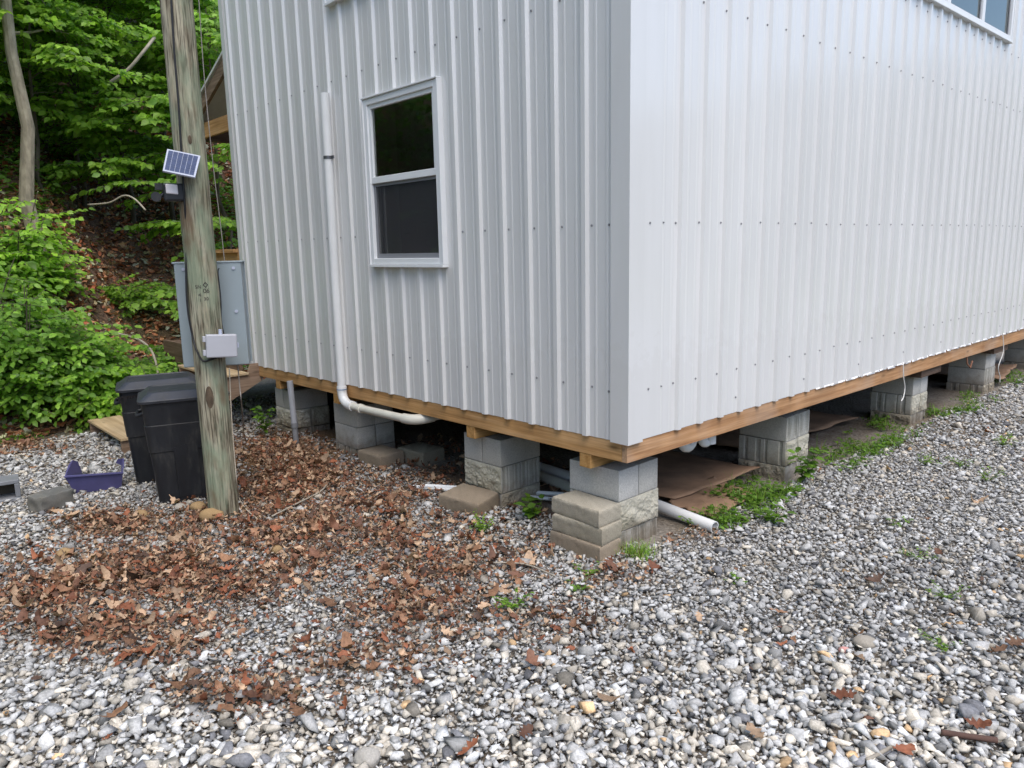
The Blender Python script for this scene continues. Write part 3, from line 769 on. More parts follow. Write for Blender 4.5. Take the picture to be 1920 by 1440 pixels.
def trap(y0, y1, zt, zb, r_, x):
    n = 9; return [(x, y0, zt)] + [(x + .01, (y0 + y1) / 2 - (y1 - y0) / 2 * math.cos(w), zb + (y1 - y0) / 2 * (1 - math.sin(w))) for w in np.linspace(0, math.pi, n)] + [(x, y1, zt)]
mb = MB(); mb.tube(trap(.80, .895, -.13, -.215, .04, -.20), .040, 18); mb.build('elbow', M['pvc'], ft, smooth='auto')
mb = MB(); mb.tube(trap(.975, 1.045, -.13, -.215, .03, -.17), .033, 18); mb.build('trap', M['pvc'], ft, smooth='auto')
mb = MB(); mb.tube([(-.15, 1.045, -.17), (-.15, 1.045, -.225)], .041, 18); mb.build('coupling', M['pvc'], ft, smooth='auto')
for (a, b_, r_, lab) in (((-1.93, -.02, G + .035), (-.95, .64, G + .03), .017, 'thin white pipe leaning behind the single paver, the upper of two'),
                         ((-2.02, -.07, G + .02), (-1.0, .50, G + .02), .015, 'thin white pipe on the ground behind the single paver, the lower of two')):
    mb = MB(); hollow(mb, [b_, a], r_, r_ * .75, 14)
    tag(mb.build('plastic_pipe', M['pvc'], None, smooth='auto'), lab, 'pipe', 'thin pipes by the single paver')
mb = MB(); mb.tube([(-1.9, .78, G + .05), (-.62, .62, G + .05)], .04, 14)
tag(mb.build('buried_pipe', M['pvc_old'], None, smooth='auto'), 'dull white pipe lying in the shade between the two nearest piers', 'pipe')

# ------------------------------------------------------------------ utility pole and what hangs on it
PX, PY, PRAD = -2.52, -1.33, .098
pole = thing('utility_pole', (PX, PY, G), 'weathered wooden utility pole with green stain beside the trash bins', 'pole')
mb = MB(); seg = 40; nz = 90
zs = np.linspace(G - .15, 5.6, nz)
for i, z in enumerate(zs):
    for k in range(seg):
        w_ = 2 * math.pi * k / seg
        r_ = PRAD * (1.03 - .014 * (z - G)) * (1 + .05 * (fbm(math.cos(w_) * 1.5 + 5, math.sin(w_) * 1.5 + z * .9 + 5) - .47) + .035 * (fbm(w_ * 5, z * .6, 3) - .47))
        mb.v.append((PX + r_ * math.cos(w_), PY + r_ * math.sin(w_), z))
for i in range(nz - 1):
    for k in range(seg):
        k2 = (k + 1) % seg; mb.f.append((i * seg + k, i * seg + k2, (i + 1) * seg + k2, (i + 1) * seg + k)); mb.m.append(0)
mb.f.append(tuple((nz - 1) * seg + k for k in range(seg))); mb.m.append(0)
mb.build('shaft', M['pole'], pole, smooth=True)
# knots: low oval swellings
mb = MB()
tc_ = np.array([C[0] - PX, C[1] - PY, 0]); tc_ /= np.linalg.norm(tc_); side = np.array([-tc_[1], tc_[0], 0])
def on_pole(side_off, z, out=0.0):
    a = math.asin(max(-1, min(1, side_off / PRAD)))
    return np.array([PX, PY, 0]) + (tc_ * math.cos(a) + side * math.sin(a)) * (PRAD * (1.02 - .014 * (z - G)) + out) + np.array([0, 0, z])
def pole_from_px(px, py, out=0.0):
    """the point of the pole's surface seen at that photo point"""
    d = ray(px, py); p = C[:2] - np.array([PX, PY]); dd = d[:2]
    R2 = PRAD * 1.01 + out
    A_, B_, C_ = dd @ dd, 2 * p @ dd, p @ p - R2 * R2
    disc = B_ * B_ - 4 * A_ * C_
    t_ = (-B_ - math.sqrt(disc)) / (2 * A_) if disc > 0 else -B_ / (2 * A_)
    return C + d * t_
for px, py, w_, h_ in ((393, 745, .028, .085), (356, 262, .012, .03)):
    p = pole_from_px(px, py); nn = p - np.array([PX, PY, p[2]]); nn /= np.linalg.norm(nn); ss_ = np.cross([0, 0, 1], nn)
    mb = MB()
    for j in range(3):
        k_ = 1 - j * .3; ring = [p + ss_ * w_ * k_ * math.cos(a) + np.array([0, 0, 1]) * h_ * k_ * math.sin(a) + nn * (-.008 + .006 * j) for a in np.linspace(0, 2 * math.pi, 20, endpoint=False)]
        ring2 = [p + ss_ * w_ * k_ * .86 * math.cos(a) + np.array([0, 0, 1]) * h_ * k_ * .88 * math.sin(a) + nn * (.003 + .002 * j) for a in np.linspace(0, 2 * math.pi, 20, endpoint=False)]
        mb.add(ring + ring2, [(i, (i + 1) % 20, 20 + (i + 1) % 20, 20 + i) for i in range(20)] + [tuple(range(20, 40))])
    mb.build('knot', M['knot'], pole, smooth='auto')

# branded letters
def text_mesh(s, size):
    cu = bpy.data.curves.new('brand', 'FONT'); cu.body = s; cu.size = size; cu.align_x = 'CENTER'
    ob = bpy.data.objects.new('brand', cu); COL.objects.link(ob)
    dg = bpy.context.evaluated_depsgraph_get(); me = ob.evaluated_get(dg).to_mesh()
    vs = [tuple(v.co) for v in me.vertices]; fs = [tuple(p.vertices) for p in me.polygons]
    bpy.data.objects.remove(ob); bpy.data.curves.remove(cu); return vs, fs
mb = MB()
for s, px, py, sz in (('SN', 372, 541, .032), ('4', 375, 556, .032), ('1', 376, 566, .028), ('06', 387, 549, .040), ('30', 387, 563, .030)):
    try: vs, fs = text_mesh(s, sz)
    except Exception: continue
    p0 = pole_from_px(px, py)
    a0 = math.atan2(p0[1] - PY, p0[0] - PX)
    mb.add([(PX + (PRAD * 1.035) * math.cos(a0 + x / PRAD), PY + (PRAD * 1.035) * math.sin(a0 + x / PRAD), p0[2] + y) for x, y, z in vs], fs)
p0 = pole_from_px(385, 534); a0 = math.atan2(p0[1] - PY, p0[0] - PX)
dd_ = [(0, .02), (.016, 0), (0, -.02), (-.016, 0)]; di_ = [(x * .6, y * .6) for x, y in dd_]
mb.add([(PX + PRAD * 1.035 * math.cos(a0 + x / PRAD), PY + PRAD * 1.035 * math.sin(a0 + x / PRAD), p0[2] + y) for x, y in dd_ + di_], [(i, (i + 1) % 4, 4 + (i + 1) % 4, 4 + i) for i in range(4)])
mb.build('brand_mark', M['ink'], pole)

def atp(px, py, off=0.0):
    """where the sight line meets the upright plane through the pole's axis, shifted by off away from the yard"""
    d = ray(px, py); n_ = -tc_; p0 = np.array([PX, PY, 0]) + n_ * off
    return C + d * (((p0 - C) @ n_) / (d @ n_))

# grey electrical enclosure on the far side of the pole
def ubasis(p):
    f_ = p - C; f_[2] = 0; f_ /= np.linalg.norm(f_); r_ = np.cross(f_, [0, 0, 1.]); return f_, r_
PD = proj((PX, PY, 0))[2]
c0 = atp(399, 590, .165); fdir, rdir = ubasis(c0.copy())
ang = math.radians(-8); rd = rdir * math.cos(ang) + fdir * math.sin(ang); fd = np.cross([0, 0, 1.], rd)
fd = fd if fd @ fdir > 0 else -fd
ep = thing('electrical_enclosure', c0, 'tall grey steel electrical enclosure fixed behind the utility pole', 'electrical box')
UPV = np.array([0, 0, 1.])
mb = MB(); mb.obox(c0 + fd * .04, (rd, fd, UPV), (.215, .075, .355)); mb.build('body', M['grey_metal'], ep, bevel=.008)
mb = MB()
for sx, sz in ((-.155, .315), (.165, .315), (.16, .02), (.10, -.20)):
    p = c0 - fd * .036 + rd * sx + UPV * sz; mb = MB(); mb.tube([p, p - fd * .006], .011, 10); mb.build('bolt', M['silver'], ep, smooth='auto')

mb = MB(); mb.obox(c0 + fd * .045 + UPV * .358, (rd, fd, UPV), (.225, .085, .006)); mb.obox(c0 + fd * .115, (rd, fd, UPV), (.224, .006, .352)); mb.build('cover', M['grey_metal'], ep, bevel=.003)

# small grey junction box on the near side
c1 = atp(415, 648, -PRAD - .055); f1, r1 = ubasis(c1.copy()); ang = math.radians(6)
rd1 = r1 * math.cos(ang) + f1 * math.sin(ang); fd1 = np.cross(UPV, rd1); fd1 = fd1 if fd1 @ f1 > 0 else -fd1
up1 = UPV * math.cos(.05) + rd1 * math.sin(.05); rt1 = rd1 * math.cos(.05) - UPV * math.sin(.05)
jb = thing('junction_box', c1, 'small pale grey hinged junction box on the near side of the pole', 'junction box')
mb = MB(); mb.obox(c1 + fd1 * .025, (rt1, fd1, up1), (.092, .030, .072)); mb.build('body', M['jbox'], jb, bevel=.006)
mb = MB(); mb.obox(c1 - fd1 * .018, (rt1, fd1, up1), (.096, .013, .076)); mb.build('lid', M['jbox'], jb, bevel=.008)
mb = MB()
for q in (-.045, .045): mb = MB(); mb.obox(c1 + fd1 * .004 - rt1 * .104 + up1 * q, (rt1, fd1, up1), (.010, .022, .018)); mb.build('hinge', M['jbox'], jb, bevel=.003)
mb = MB(); mb.obox(c1 + fd1 * .01 + rt1 * .104 + up1 * .0, (rt1, fd1, up1), (.006, .014, .016)); mb.build('latch', M['silver'], jb, bevel=.002)
mb = MB(); mb.tube([c1 + rt1 * .0 + up1 * .072 + fd1 * .03, c1 + up1 * .105 + fd1 * .03], .012, 10); mb.build('cable_gland', M['silver'], jb, smooth='auto')

# solar panel
pc = [atp(*q) for q in ((313.5, 279, -PRAD - .03), (376, 292, -PRAD - .03), (366, 332.5, -PRAD - .13), (305, 320, -PRAD - .13))]
TL, TR, BR, BL = pc; nrm = np.cross(TR - TL, BL - TL); nrm /= np.linalg.norm(nrm)
if nrm @ (C - TL) < 0: nrm = -nrm
ctr = sum(pc) / 4
sp_ = thing('solar_panel', ctr, 'small tilted solar panel bracketed near the top of the pole', 'solar panel')
def pq(u, v, h): return (TL * (1 - u) + TR * u) * (1 - v) + (BL * (1 - u) + BR * u) * v + nrm * h
mb = MB(); vs = [pq(u, v, h) for h in (-.014, 0) for u, v in ((0, 0), (1, 0), (1, 1), (0, 1))]
mb.add(vs, [(0, 1, 2, 3), (7, 6, 5, 4), (0, 4, 5, 1), (1, 5, 6, 2), (2, 6, 7, 3), (3, 7, 4, 0)]); mb.build('frame', M['silver'], sp_, bevel=.001)
mb = MB()
for i in range(6):
    for j in range(4):
        u0, u1 = .05 + .15 * i, .05 + .15 * i + .138; v0, v1 = .06 + .22 * j, .06 + .22 * j + .212
        mb.add([pq(u0, v0, .0015), pq(u0, v1, .0015), pq(u1, v1, .0015), pq(u1, v0, .0015)], [(0, 1, 2, 3)])
mb.build('cells', M['cell'], sp_)
mb = MB(); q0 = pq(.75, .5, -.015); q1 = np.array([PX, PY, q0[2] - .03]) + tc_ * PRAD * .9; mb.tube([q0, (q0 + q1) / 2 + UPV * -.03, q1], .010, 8); mb.build('bracket', M['black_plastic'], sp_)

# flood light and motion sensor
fl_c = atp(326, 361, -.06); f2_, r2_ = ubasis(fl_c.copy())
fl = thing('flood_light', fl_c, 'black security flood light with pale square lens below the solar panel', 'flood light')
mb = MB(); mb.obox(fl_c, (r2_, f2_, UPV), (.062, .035, .055)); mb.obox(fl_c + r2_ * .05 - UPV * .01, (r2_, f2_, UPV), (.05, .025, .028)); mb.build('body', M['black_plastic'], fl, bevel=.012)
mb = MB(); mb.obox(fl_c - f2_ * .036 + r2_ * -.010 + UPV * .018, (r2_ * .98 - UPV * .08, f2_, UPV), (.036, .006, .030)); mb.build('lens', M['lens'], fl, bevel=.006)
mb = MB(); p = fl_c - r2_ * .105 - UPV * .028
mb.tube([p - f2_ * .03, p + f2_ * .03], .030, 14); mb.tube([p + r2_ * .02, fl_c - r2_ * .05], .013, 10); mb.obox(fl_c - r2_ * .085 + UPV * .035, (r2_, f2_, UPV), (.022, .024, .020)); mb.build('sensor', M['black_plastic'], fl, smooth='auto')

def cable(name, pts, r_, mat, label, cat, seg=8):
    P = [np.asarray(p, float) for p in pts]; Q = []
    for i in range(len(P) - 1):
        p0, p1, p2, p3 = P[max(i - 1, 0)], P[i], P[i + 1], P[min(i + 2, len(P) - 1)]
        for t_ in np.linspace(0, 1, 7)[:-1]:
            Q.append(.5 * ((2 * p1) + (-p0 + p2) * t_ + (2 * p0 - 5 * p1 + 4 * p2 - p3) * t_ ** 2 + (-p0 + 3 * p1 - 3 * p2 + p3) * t_ ** 3))
    Q.append(P[-1]); mb = MB(); mb.tube(Q, r_, seg)
    return tag(mb.build(name, mat, None, smooth=True), label, cat)
cable('power_cable', [pole_from_px(x, y, .008) for x, y in ((320, -20), (327, 100), (335, 200), (341, 300), (346, 380))] + [atp(x, y, -.05) for x, y in ((350, 440), (349, 520), (352, 580), (361, 630))] + [pole_from_px(x, y, .012) for x, y in ((368, 655), (380, 676), (396, 674), (412, 668))],
      .0065, M['black_cable'], 'black cable running down the left side of the utility pole', 'cable')
cable('signal_wire', [atp(x, y, -.02) for x, y in ((411, 503), (409, 512), (414, 560), (415, 600), (419, 622), (421, 632))], .004, M['black_cable'], 'thin dark wire from enclosure top to the small junction box', 'wire', 6)
cable('guy_wire', [atp(x, y, .5) for x, y in ((371, -30), (381, 120), (391, 230), (402, 330), (412, 410), (420, 480), (425, 540))], .0035, M['wire'], 'thin bare wire hanging beside the pole in front of the shrubs', 'wire', 6)
cable('ground_wire', [atp(445, 676, .16), atp(449, 720, .18), atp(453, 760, .22), onz(457, 812) + np.array([0, 0, -.02])], .0045, M['wire'], 'bare ground wire dropping from the grey enclosure to the soil', 'wire', 6)
cable('pole_wire', [pole_from_px(x, y, .004) for x, y in ((430, 690), (434, 780), (440, 860), (444, 905))] + [onz(x, y, G + .035) for x, y in ((449, 935), (462, 955), (482, 972))], .004, simple('pale_wire', (.48, .42, .33), .6), 'pale wire down the right side of the pole trailing onto the leaves', 'wire', 6)

# ------------------------------------------------------------------ trash bins
def rrect(w, d, r_, n=5):
    pts = []
    for cx, cy, a0 in ((w / 2 - r_, d / 2 - r_, 0), (-w / 2 + r_, d / 2 - r_, 90), (-w / 2 + r_, -d / 2 + r_, 180), (w / 2 - r_, -d / 2 + r_, 270)):
        for k in range(n + 1):
            a = math.radians(a0 + 90 * k / n); pts.append((cx + r_ * math.cos(a), cy + r_ * math.sin(a)))
    return pts
def loft(mb, rings, cap0=True, cap1=True, m=0):
    n = len(rings[0]); b0 = len(mb.v)
    for r_ in rings: mb.v += [tuple(float(x) for x in p) for p in r_]
    for k in range(len(rings) - 1):
        for i in range(n): mb.f.append((b0 + k * n + i, b0 + k * n + (i + 1) % n, b0 + (k + 1) * n + (i + 1) % n, b0 + (k + 1) * n + i)); mb.m.append(m)
    if cap0: mb.f.append(tuple(b0 + i for i in range(n))[::-1]); mb.m.append(m)
    if cap1: mb.f.append(tuple(b0 + (len(rings) - 1) * n + i for i in range(n))); mb.m.append(m)
def trash_bin(loc, rotz, label, bag=False):
    root = thing('trash_bin', loc, label, 'trash bin', 'black trash bins by the pole')
    root.rotation_euler = (0, 0, rotz); root.matrix_world = Matrix.Translation(loc) @ Matrix.Rotation(rotz, 4, 'Z')
    def put(mb, name, mat, par=root, **k):
        o = mb.build(name, mat, None, **k); o.parent = par
        return o
    R = lambda z, w, d, r_=.05: [(x, y, z) for x, y in rrect(w, d, r_)]
    mb = MB()
    H = .78
    def W_(z): return .47 + .11 * z / H, .37 + .08 * z / H
    zs = [0, .015, .06, .40, .405, .60, .605, .70, H]
    ins = [.02, .0, .0, .0, -.006, -.006, -.0, 0, 0]
    loft(mb, [R(z, W_(z)[0] - i_ * 2, W_(z)[1] - i_ * 2) for z, i_ in zip(zs, ins)], cap1=False)
    body = put(mb, 'body', M['black_plastic'], smooth='auto')
    for sy in (-1, 1):                                           # raised ribs on the long faces
        for x0, x1 in ((-.10, .055), (.085, .17)):
            mb = MB()
            z0_, z1_ = .05, .44; y0 = sy * (W_(z0_)[1] / 2 + .001); y1 = sy * (W_(z1_)[1] / 2 + .001)
            v = [(x0, y0, z0_), (x1, y0, z0_), (x1 * 1.08, y1, z1_ + .02), (x0 * 1.08, y1, z1_ - .01)]
            v2 = [(x * .97 + .003, y + sy * .006, z) for x, y, z in v]
            mb.add(v + v2, [(4, 5, 6, 7) if sy < 0 else (7, 6, 5, 4), (0, 1, 5, 4), (1, 2, 6, 5), (2, 3, 7, 6), (3, 0, 4, 7)])
            put(mb, 'panel_rib', M['black_plastic'])
    for sx in (-1, 1):                                           # hand grips on the short sides
        mb = MB()
        x = sx * (W_(.66)[0] / 2)
        mb.tube([(x - sx * .01, -.10, .68), (x + sx * .04, -.085, .665), (x + sx * .045, 0, .66), (x + sx * .04, .085, .665), (x - sx * .01, .10, .68)], .014, 10)
        put(mb, 'handle', M['black_plastic'], smooth='auto')
    mb = MB()
    loft(mb, [R(.768, .615, .485, .06), R(.786, .622, .492, .06), R(.790, .615, .485, .06), R(.790, .595, .465, .055), R(.794, .585, .455, .05), R(.832, .49, .365, .05), R(.838, .475, .35, .05), R(.838, .445, .32, .04), R(.833, .44, .315, .04)], cap0=False)
    lid = put(mb, 'lid', M['lid_plastic'], smooth='auto')
    if bag:
        mb = MB()
        for k in range(26):
            x = -.30 + .02 * k; a = random.uniform(.02, .08)
            mb.add([(x, -.262, .745), (x + .03, -.264, .745), (x + .015 + random.uniform(-.02, .02), -.256, .745 - a)], [(0, 1, 2)])
        b_ = mb; 
        for k in range(20):
            y = -.25 + .025 * k; a = random.uniform(.03, .10)
            mb.add([(-.322, y, .745), (-.324, y + .03, .745), (-.316, y + .015, .745 - a)], [(0, 1, 2)])
        put(mb, 'liner_edge', simple('bin_liner', (.018, .018, .02), .22, var=.2))
    return root
u_ = np.array([.30, .954]); v_ = np.array([-.954, .30])
def bin_loc(corner, w=.46, d=.37):
    p = np.array(corner) + u_ * w / 2 + v_ * d / 2; return (float(p[0]), float(p[1]), G - .005)
BROT = math.atan2(u_[1], u_[0])
trash_bin(bin_loc((-3.06, -1.585)), BROT, 'front black trash bin standing right behind the pole')
trash_bin(bin_loc((-3.70, -1.56)), BROT + .02, 'rear black trash bin with liner showing behind the front bin', bag=True)

# ------------------------------------------------------------------ purple tray, grey block, hollow block
pa, pb = onz(152, 926), onz(222, 917)
ux = (pb - pa); lw = np.linalg.norm(ux[:2]); ux /= lw; vx = np.array([-ux[1], ux[0], 0.]); vx = vx if vx[0] < 0 else -vx
lw = .32; pa = pb - ux * lw * .93
def tp3(a, b_, z): return pa + ux * a + vx * b_ + UPV * (z + .008)
tr_ = thing('plastic_tray', pa, 'broken purple plastic tray lying on the gravel left of the bins', 'tray')
def sheet(mb, pts, nrm_, th=.005):
    n = len(pts); q = [p + np.asarray(nrm_) * th for p in pts]
    mb.add(list(pts) + q, [tuple(range(n))[::-1], tuple(range(n, 2 * n))] + [(i, (i + 1) % n, n + (i + 1) % n, n + i) for i in range(n)])
mb = MB()
sheet(mb, [tp3(0, 0, 0), tp3(lw, 0, 0), tp3(lw + .025, -.03, .125), tp3(-.045, -.035, .15)], -vx); 
sheet(mb, [tp3(-.05, -.058, .150), tp3(lw + .03, -.05, .125), tp3(lw + .025, -.03, .128), tp3(-.045, -.035, .153)], UPV, .008)
mb.build('front_wall', M['purple'], tr_)
mb = MB(); sheet(mb, [tp3(.005, .0, .004), tp3(lw - .005, .0, .004), tp3(lw - .01, .24, .004), tp3(.01, .24, .004)], -UPV); mb.build('base', M['purple'], tr_)
mb = MB(); sheet(mb, [tp3(0, 0, 0), tp3(-.05, -.03, .15), tp3(-.035, .10, .205), tp3(-.015, .17, .225), tp3(.012, .215, .20), tp3(.028, .235, .11), tp3(.03, .245, 0)], ux); mb.build('side_wall', M['purple'], tr_)
mb = MB(); sheet(mb, [tp3(lw, 0, 0), tp3(lw + .025, -.03, .125), tp3(lw + .03, .06, .155), tp3(lw + .028, .17, .19), tp3(lw + .018, .19, .19), tp3(lw, .10, .09), tp3(lw - .01, .2, 0)], -ux)
sheet(mb, [tp3(lw + .028, .17, .19), tp3(lw - .02, .20, .185), tp3(lw - .04, .21, .155), tp3(lw + .0, .2, .13)], vx); mb.build('side_wall', M['purple'], tr_)

def rough_block(name, c, ax, size, mat, label, cat, amp=.012):
    bm = bmesh.new(); bmesh.ops.create_cube(bm, size=1); bmesh.ops.subdivide_edges(bm, edges=bm.edges[:], cuts=9, use_grid_fill=True)
    for v in bm.verts:
        p = np.array(v.co); q = np.sign(p) * np.minimum(np.abs(p), .5)
        e = sorted(np.abs(p))[1]
        if e > .46: p *= .955
        p = p * np.array(size)
        p += (np.array([fbm(p[1] * 18 + 3, p[2] * 18 + 1), fbm(p[0] * 18 + 2, p[2] * 18 + 5), fbm(p[0] * 18 + 8, p[1] * 18)]) - .47) * amp * 2
        w_ = np.asarray(c) + ax[0] * p[0] + ax[1] * p[1] + ax[2] * p[2]; v.co = w_
    me = bpy.data.meshes.new(name); bm.to_mesh(me); bm.free(); me.materials.append(mat)
    me.polygons.foreach_set('use_smooth', [True] * len(me.polygons)); me.set_sharp_from_angle(angle=math.radians(40))
    o = bpy.data.objects.new(name, me); link(o); return tag(o, label, cat)
qa, qb = onz(80, 966), onz(147, 944); ub = qb - qa; ub /= np.linalg.norm(ub); vb = np.array([-ub[1], ub[0], 0.]); vb = vb if vb[0] < 0 else -vb
rough_block('concrete_block', qa + ub * .125 + vb * .085 + UPV * .058, (ub, vb, UPV), (.25, .17, .125), M['grey_block'], 'worn dark grey concrete block lying in front of the purple tray', 'concrete block', .016)
ha, hb = onz(0, 945), onz(41, 938); uh = hb - ha; uh /= np.linalg.norm(uh); vh = np.array([-uh[1], uh[0], 0.]); vh = vh if vh[0] < 0 else -vh
hl = .40; hd = .19; hh_ = .165; wl = .03; o0 = hb - uh * hl
hbk = thing('hollow_block', o0, 'grey hollow block on its side at the left edge with its dark opening outward', 'concrete block')
mb = MB()
def hb_box(a0, a1, b0, b1, z0_, z1_): mb.obox(o0 + uh * (a0 + a1) / 2 + vh * (b0 + b1) / 2 + UPV * (z0_ + z1_) / 2, (uh, vh, UPV), ((a1 - a0) / 2, (b1 - b0) / 2, (z1_ - z0_) / 2))
hb_box(0, hl, 0, hd, 0, .028); hb_box(0, hl, 0, hd, hh_ - .03, hh_); hb_box(0, wl, .001, hd - .001, .028, hh_ - .03); hb_box(hl - .034, hl, .001, hd - .001, .028, hh_ - .03)
mb.build('shell', M['conduit_dark'], hbk, bevel=.005)
mb = MB(); hb_box(wl, hl - .034, hd - .03, hd - .005, .028, hh_ - .03); mb.build('back_web', simple('brown_web', (.09, .07, .05), .9), hbk)

# ------------------------------------------------------------------ stairs, deck, porch at the far end wall
st = thing('wooden_stairs', (-5.4, -.7, G), 'wooden stairs with plywood treads climbing to the side deck', 'stairs')
for x in (-4.86, -5.92):
    mb = MB(); y0, z0_ = -1.36, -.56; y1, z1_ = .02, .13
    th = .032
    sheet(mb, [np.array((x, -1.36, G)), np.array((x, -1.02, G)), np.array((x, .03, -.20)), np.array((x, .03, -.02)), np.array((x, -.08, -.02)), np.array((x, -.12, -.125)), np.array((x, -.42, -.125)), np.array((x, -.42, -.275)), np.array((x, -.73, -.275)), np.array((x, -.73, -.43)), np.array((x, -1.04, -.43)), np.array((x, -1.05, -.585)), np.array((x, -1.36, -.585))], (1 if x > -5 else -1, 0, 0), th)
    mb.build('stringer', M['stair_wood'], st)
for y, z in ((-1.37, -.56), (-1.06, -.407), (-.74, -.253), (-.43, -.10)):
    mb = MB(); mb.box((-5.96, y, z - .022), (-4.80, y + .31, z)); mb.build('tread', M['plywood'], st, bevel=.002)
dk = thing('side_deck', (-6.0, 1.0, G), 'raised wooden deck at the top of the stairs behind the house corner', 'deck')
mb = MB(); mb.box((-7.3, -.10, -.02), (-5.06, 2.6, .03)); mb.build('decking', M['old_wood_y'], dk)
mb = MB(); mb.box((-7.3, -.14, -.20), (-4.98, -.102, .05)); mb.build('fascia', M['old_wood_x'], dk)
mb = MB(); mb.box((-6.2, -.02, .93), (-5.06, .02, 1.10)); mb.box((-6.2, -.065, 1.10), (-5.06, .065, 1.135)); mb.build('rail', M['pine_x'], dk, bevel=.003)
for x in (-6.15,):
    mb = MB(); mb.box((x - .042, -.042 + (.09 if x == -5.12 else 0), G), (x + .042, .042 + (.09 if x == -5.12 else 0), .954)); mb.build('post', M['pine_beam'], dk, bevel=.003)
mb = MB(); mb.box((-6.1, -.018, .16), (-5.06, .018, .25)); mb.build('lower_rail', M['old_wood_x'], dk)
pch = thing('porch_roof', (-6.2, 1.6, G), 'sloping wooden porch roof peeking out between the pole and the house', 'porch roof')
sl = .42
def rp(x, y, dz=0): return np.array((x, y, 2.80 + (x + 7.19) * sl + dz))
mb = MB(); sheet(mb, [rp(-7.8, .50, .14), rp(-5.03, .50, .14), rp(-5.03, 3.2, .14), rp(-7.8, 3.2, .14)], UPV, .03); mb.build('roof_panel', M['siding'], pch)
mb = MB()
for k in range(4):
    y = .62 + k * .62; sheet(mb, [rp(-7.7, y, .128), rp(-5.03, y, .128), rp(-5.03, y + .60, .128), rp(-7.7, y + .60, .128)], UPV, .01)
mb.build('soffit', simple('pale_soffit', (.70, .67, .60), .8, var=.1), pch)
mb = MB(); sheet(mb, [rp(-7.8, .56, -.03), rp(-5.03, .56, -.03), rp(-5.03, .56, .12), rp(-7.8, .56, .12)], (0, -1, 0), .04); mb.build('rake_board', wood('rake_wood', 0, (.16, .11, .07), (.26, .18, .12), (.36, .27, .19)), pch)
mb = MB()
for k in range(3):
    y = 1.2 + k * .65; sheet(mb, [rp(-7.2, y, .03), rp(-5.03, y, .03), rp(-5.03, y, .127), rp(-7.2, y, .127)], (0, -1, 0), .04)
mb.build('rafters', M['pine_x'], pch)
mb = MB(); mb.box((-7.75, .58, 2.52), (-5.03, .62, 2.70)); mb.build('tie_beam', M['pine_x'], pch, bevel=.003)
mb = MB(); mb.box((-7.75, .63, 2.55), (-7.65, 3.1, 2.72)); mb.build('header', M['old_wood_y'], pch)
mb = MB(); mb.box((-7.75, .63, -.6), (-7.65, .73, 2.549)); mb.build('post', M['pine_beam'], pch)

# ------------------------------------------------------------------ cardboard under the house, strings
def card(name, pts, label, amp=.03, seed=1.0):
    """crumpled sheet through four ground corners"""
    n = 22; A, B, Cc, D = [np.array(p) for p in pts]; V = []
    for j in range(n):
        for i in range(n):
            u, v = i / (n - 1), j / (n - 1)
            p = (A * (1 - u) + B * u) * (1 - v) + (D * (1 - u) + Cc * u) * v
            p = p + np.array([(fbm(v * 6 + seed, 2.2) - .47) * .10, (fbm(u * 6, seed) - .47) * .10, 0])
            fold = abs(((u * 2.3 + v * .7 + seed) % 1) - .5) * .5 + abs(((v * 2.9 - u * .5 + seed * 2) % 1) - .5) * .4
            V.append((p[0], p[1], p[2] + .010 + amp * (.55 * fold + .5 * fbm(u * 5 + seed, v * 5 + seed, 4))))
    F = [(j * n + i, j * n + i + 1, (j + 1) * n + i + 1, (j + 1) * n + i) for j in range(n - 1) for i in range(n - 1)]
    mb = MB(); mb.add(V, F); o = mb.build(name, M['cardboard'], None, smooth=True)
    s_ = o.modifiers.new('thick', 'SOLIDIFY'); s_.thickness = .006
    return tag(o, label, 'cardboard', 'cardboard under the house')
card('cardboard_sheet', [(-.44, .96, G), (-.02, .92, G), (-.10, 1.50, G + .02), (-.50, 1.62, G + .03)], 'front flap of brown cardboard beside the white drain outlet', .035, 2.0)
card('cardboard_sheet', [(-1.5, 1.0, G), (-.42, 1.00, G + .01), (-.30, 1.95, G + .05), (-1.4, 2.1, G)], 'large crumpled brown cardboard sheet under the rim joist near the corner pier', .06, 5.0)
card('cardboard_sheet', [(-2.2, 2.3, G), (-.75, 2.6, G), (-.55, 4.3, G + .02), (-2.2, 4.5, G)], 'flat brown cardboard between the second and third piers along the drive', .06, 8.0)
card('cardboard_sheet', [(-1.3, 7.3, G + .02), (-.1, 7.25, G + .05), (-.25, 8.5, G + .08), (-1.3, 8.8, G)], 'curled cardboard sheet farthest along under the side wall', .10, 11.0)
for (p, lab) in (([(.024, 3.80, .002), (.027, 3.82, -.12), (.03, 3.86, -.22), (.035, 3.83, -.30), (.04, 3.77, -.33)], 'white string hanging from the rim over the third pier along the drive'),
                 ([(.024, 6.65, -.01), (.03, 6.70, -.20), (.035, 6.55, -.36), (.03, 6.66, -.48), (.03, 6.68, -.56)], 'long white string hanging over the fourth pier along the drive')):
    cable('hanging_string', p, .0045, M['string'], lab, 'string', 6)
mb = MB(); mb.tube([(-.02, 5.62, -.13), (-.01, 5.63, -.22), (.0, 5.70, -.27), (.0, 5.75, -.20)], .008, 6)
tag(mb.build('rusty_strap', simple('rust', (.22, .10, .06), .8), None), 'rusty metal strap dangling under the rim between two far piers', 'strap')

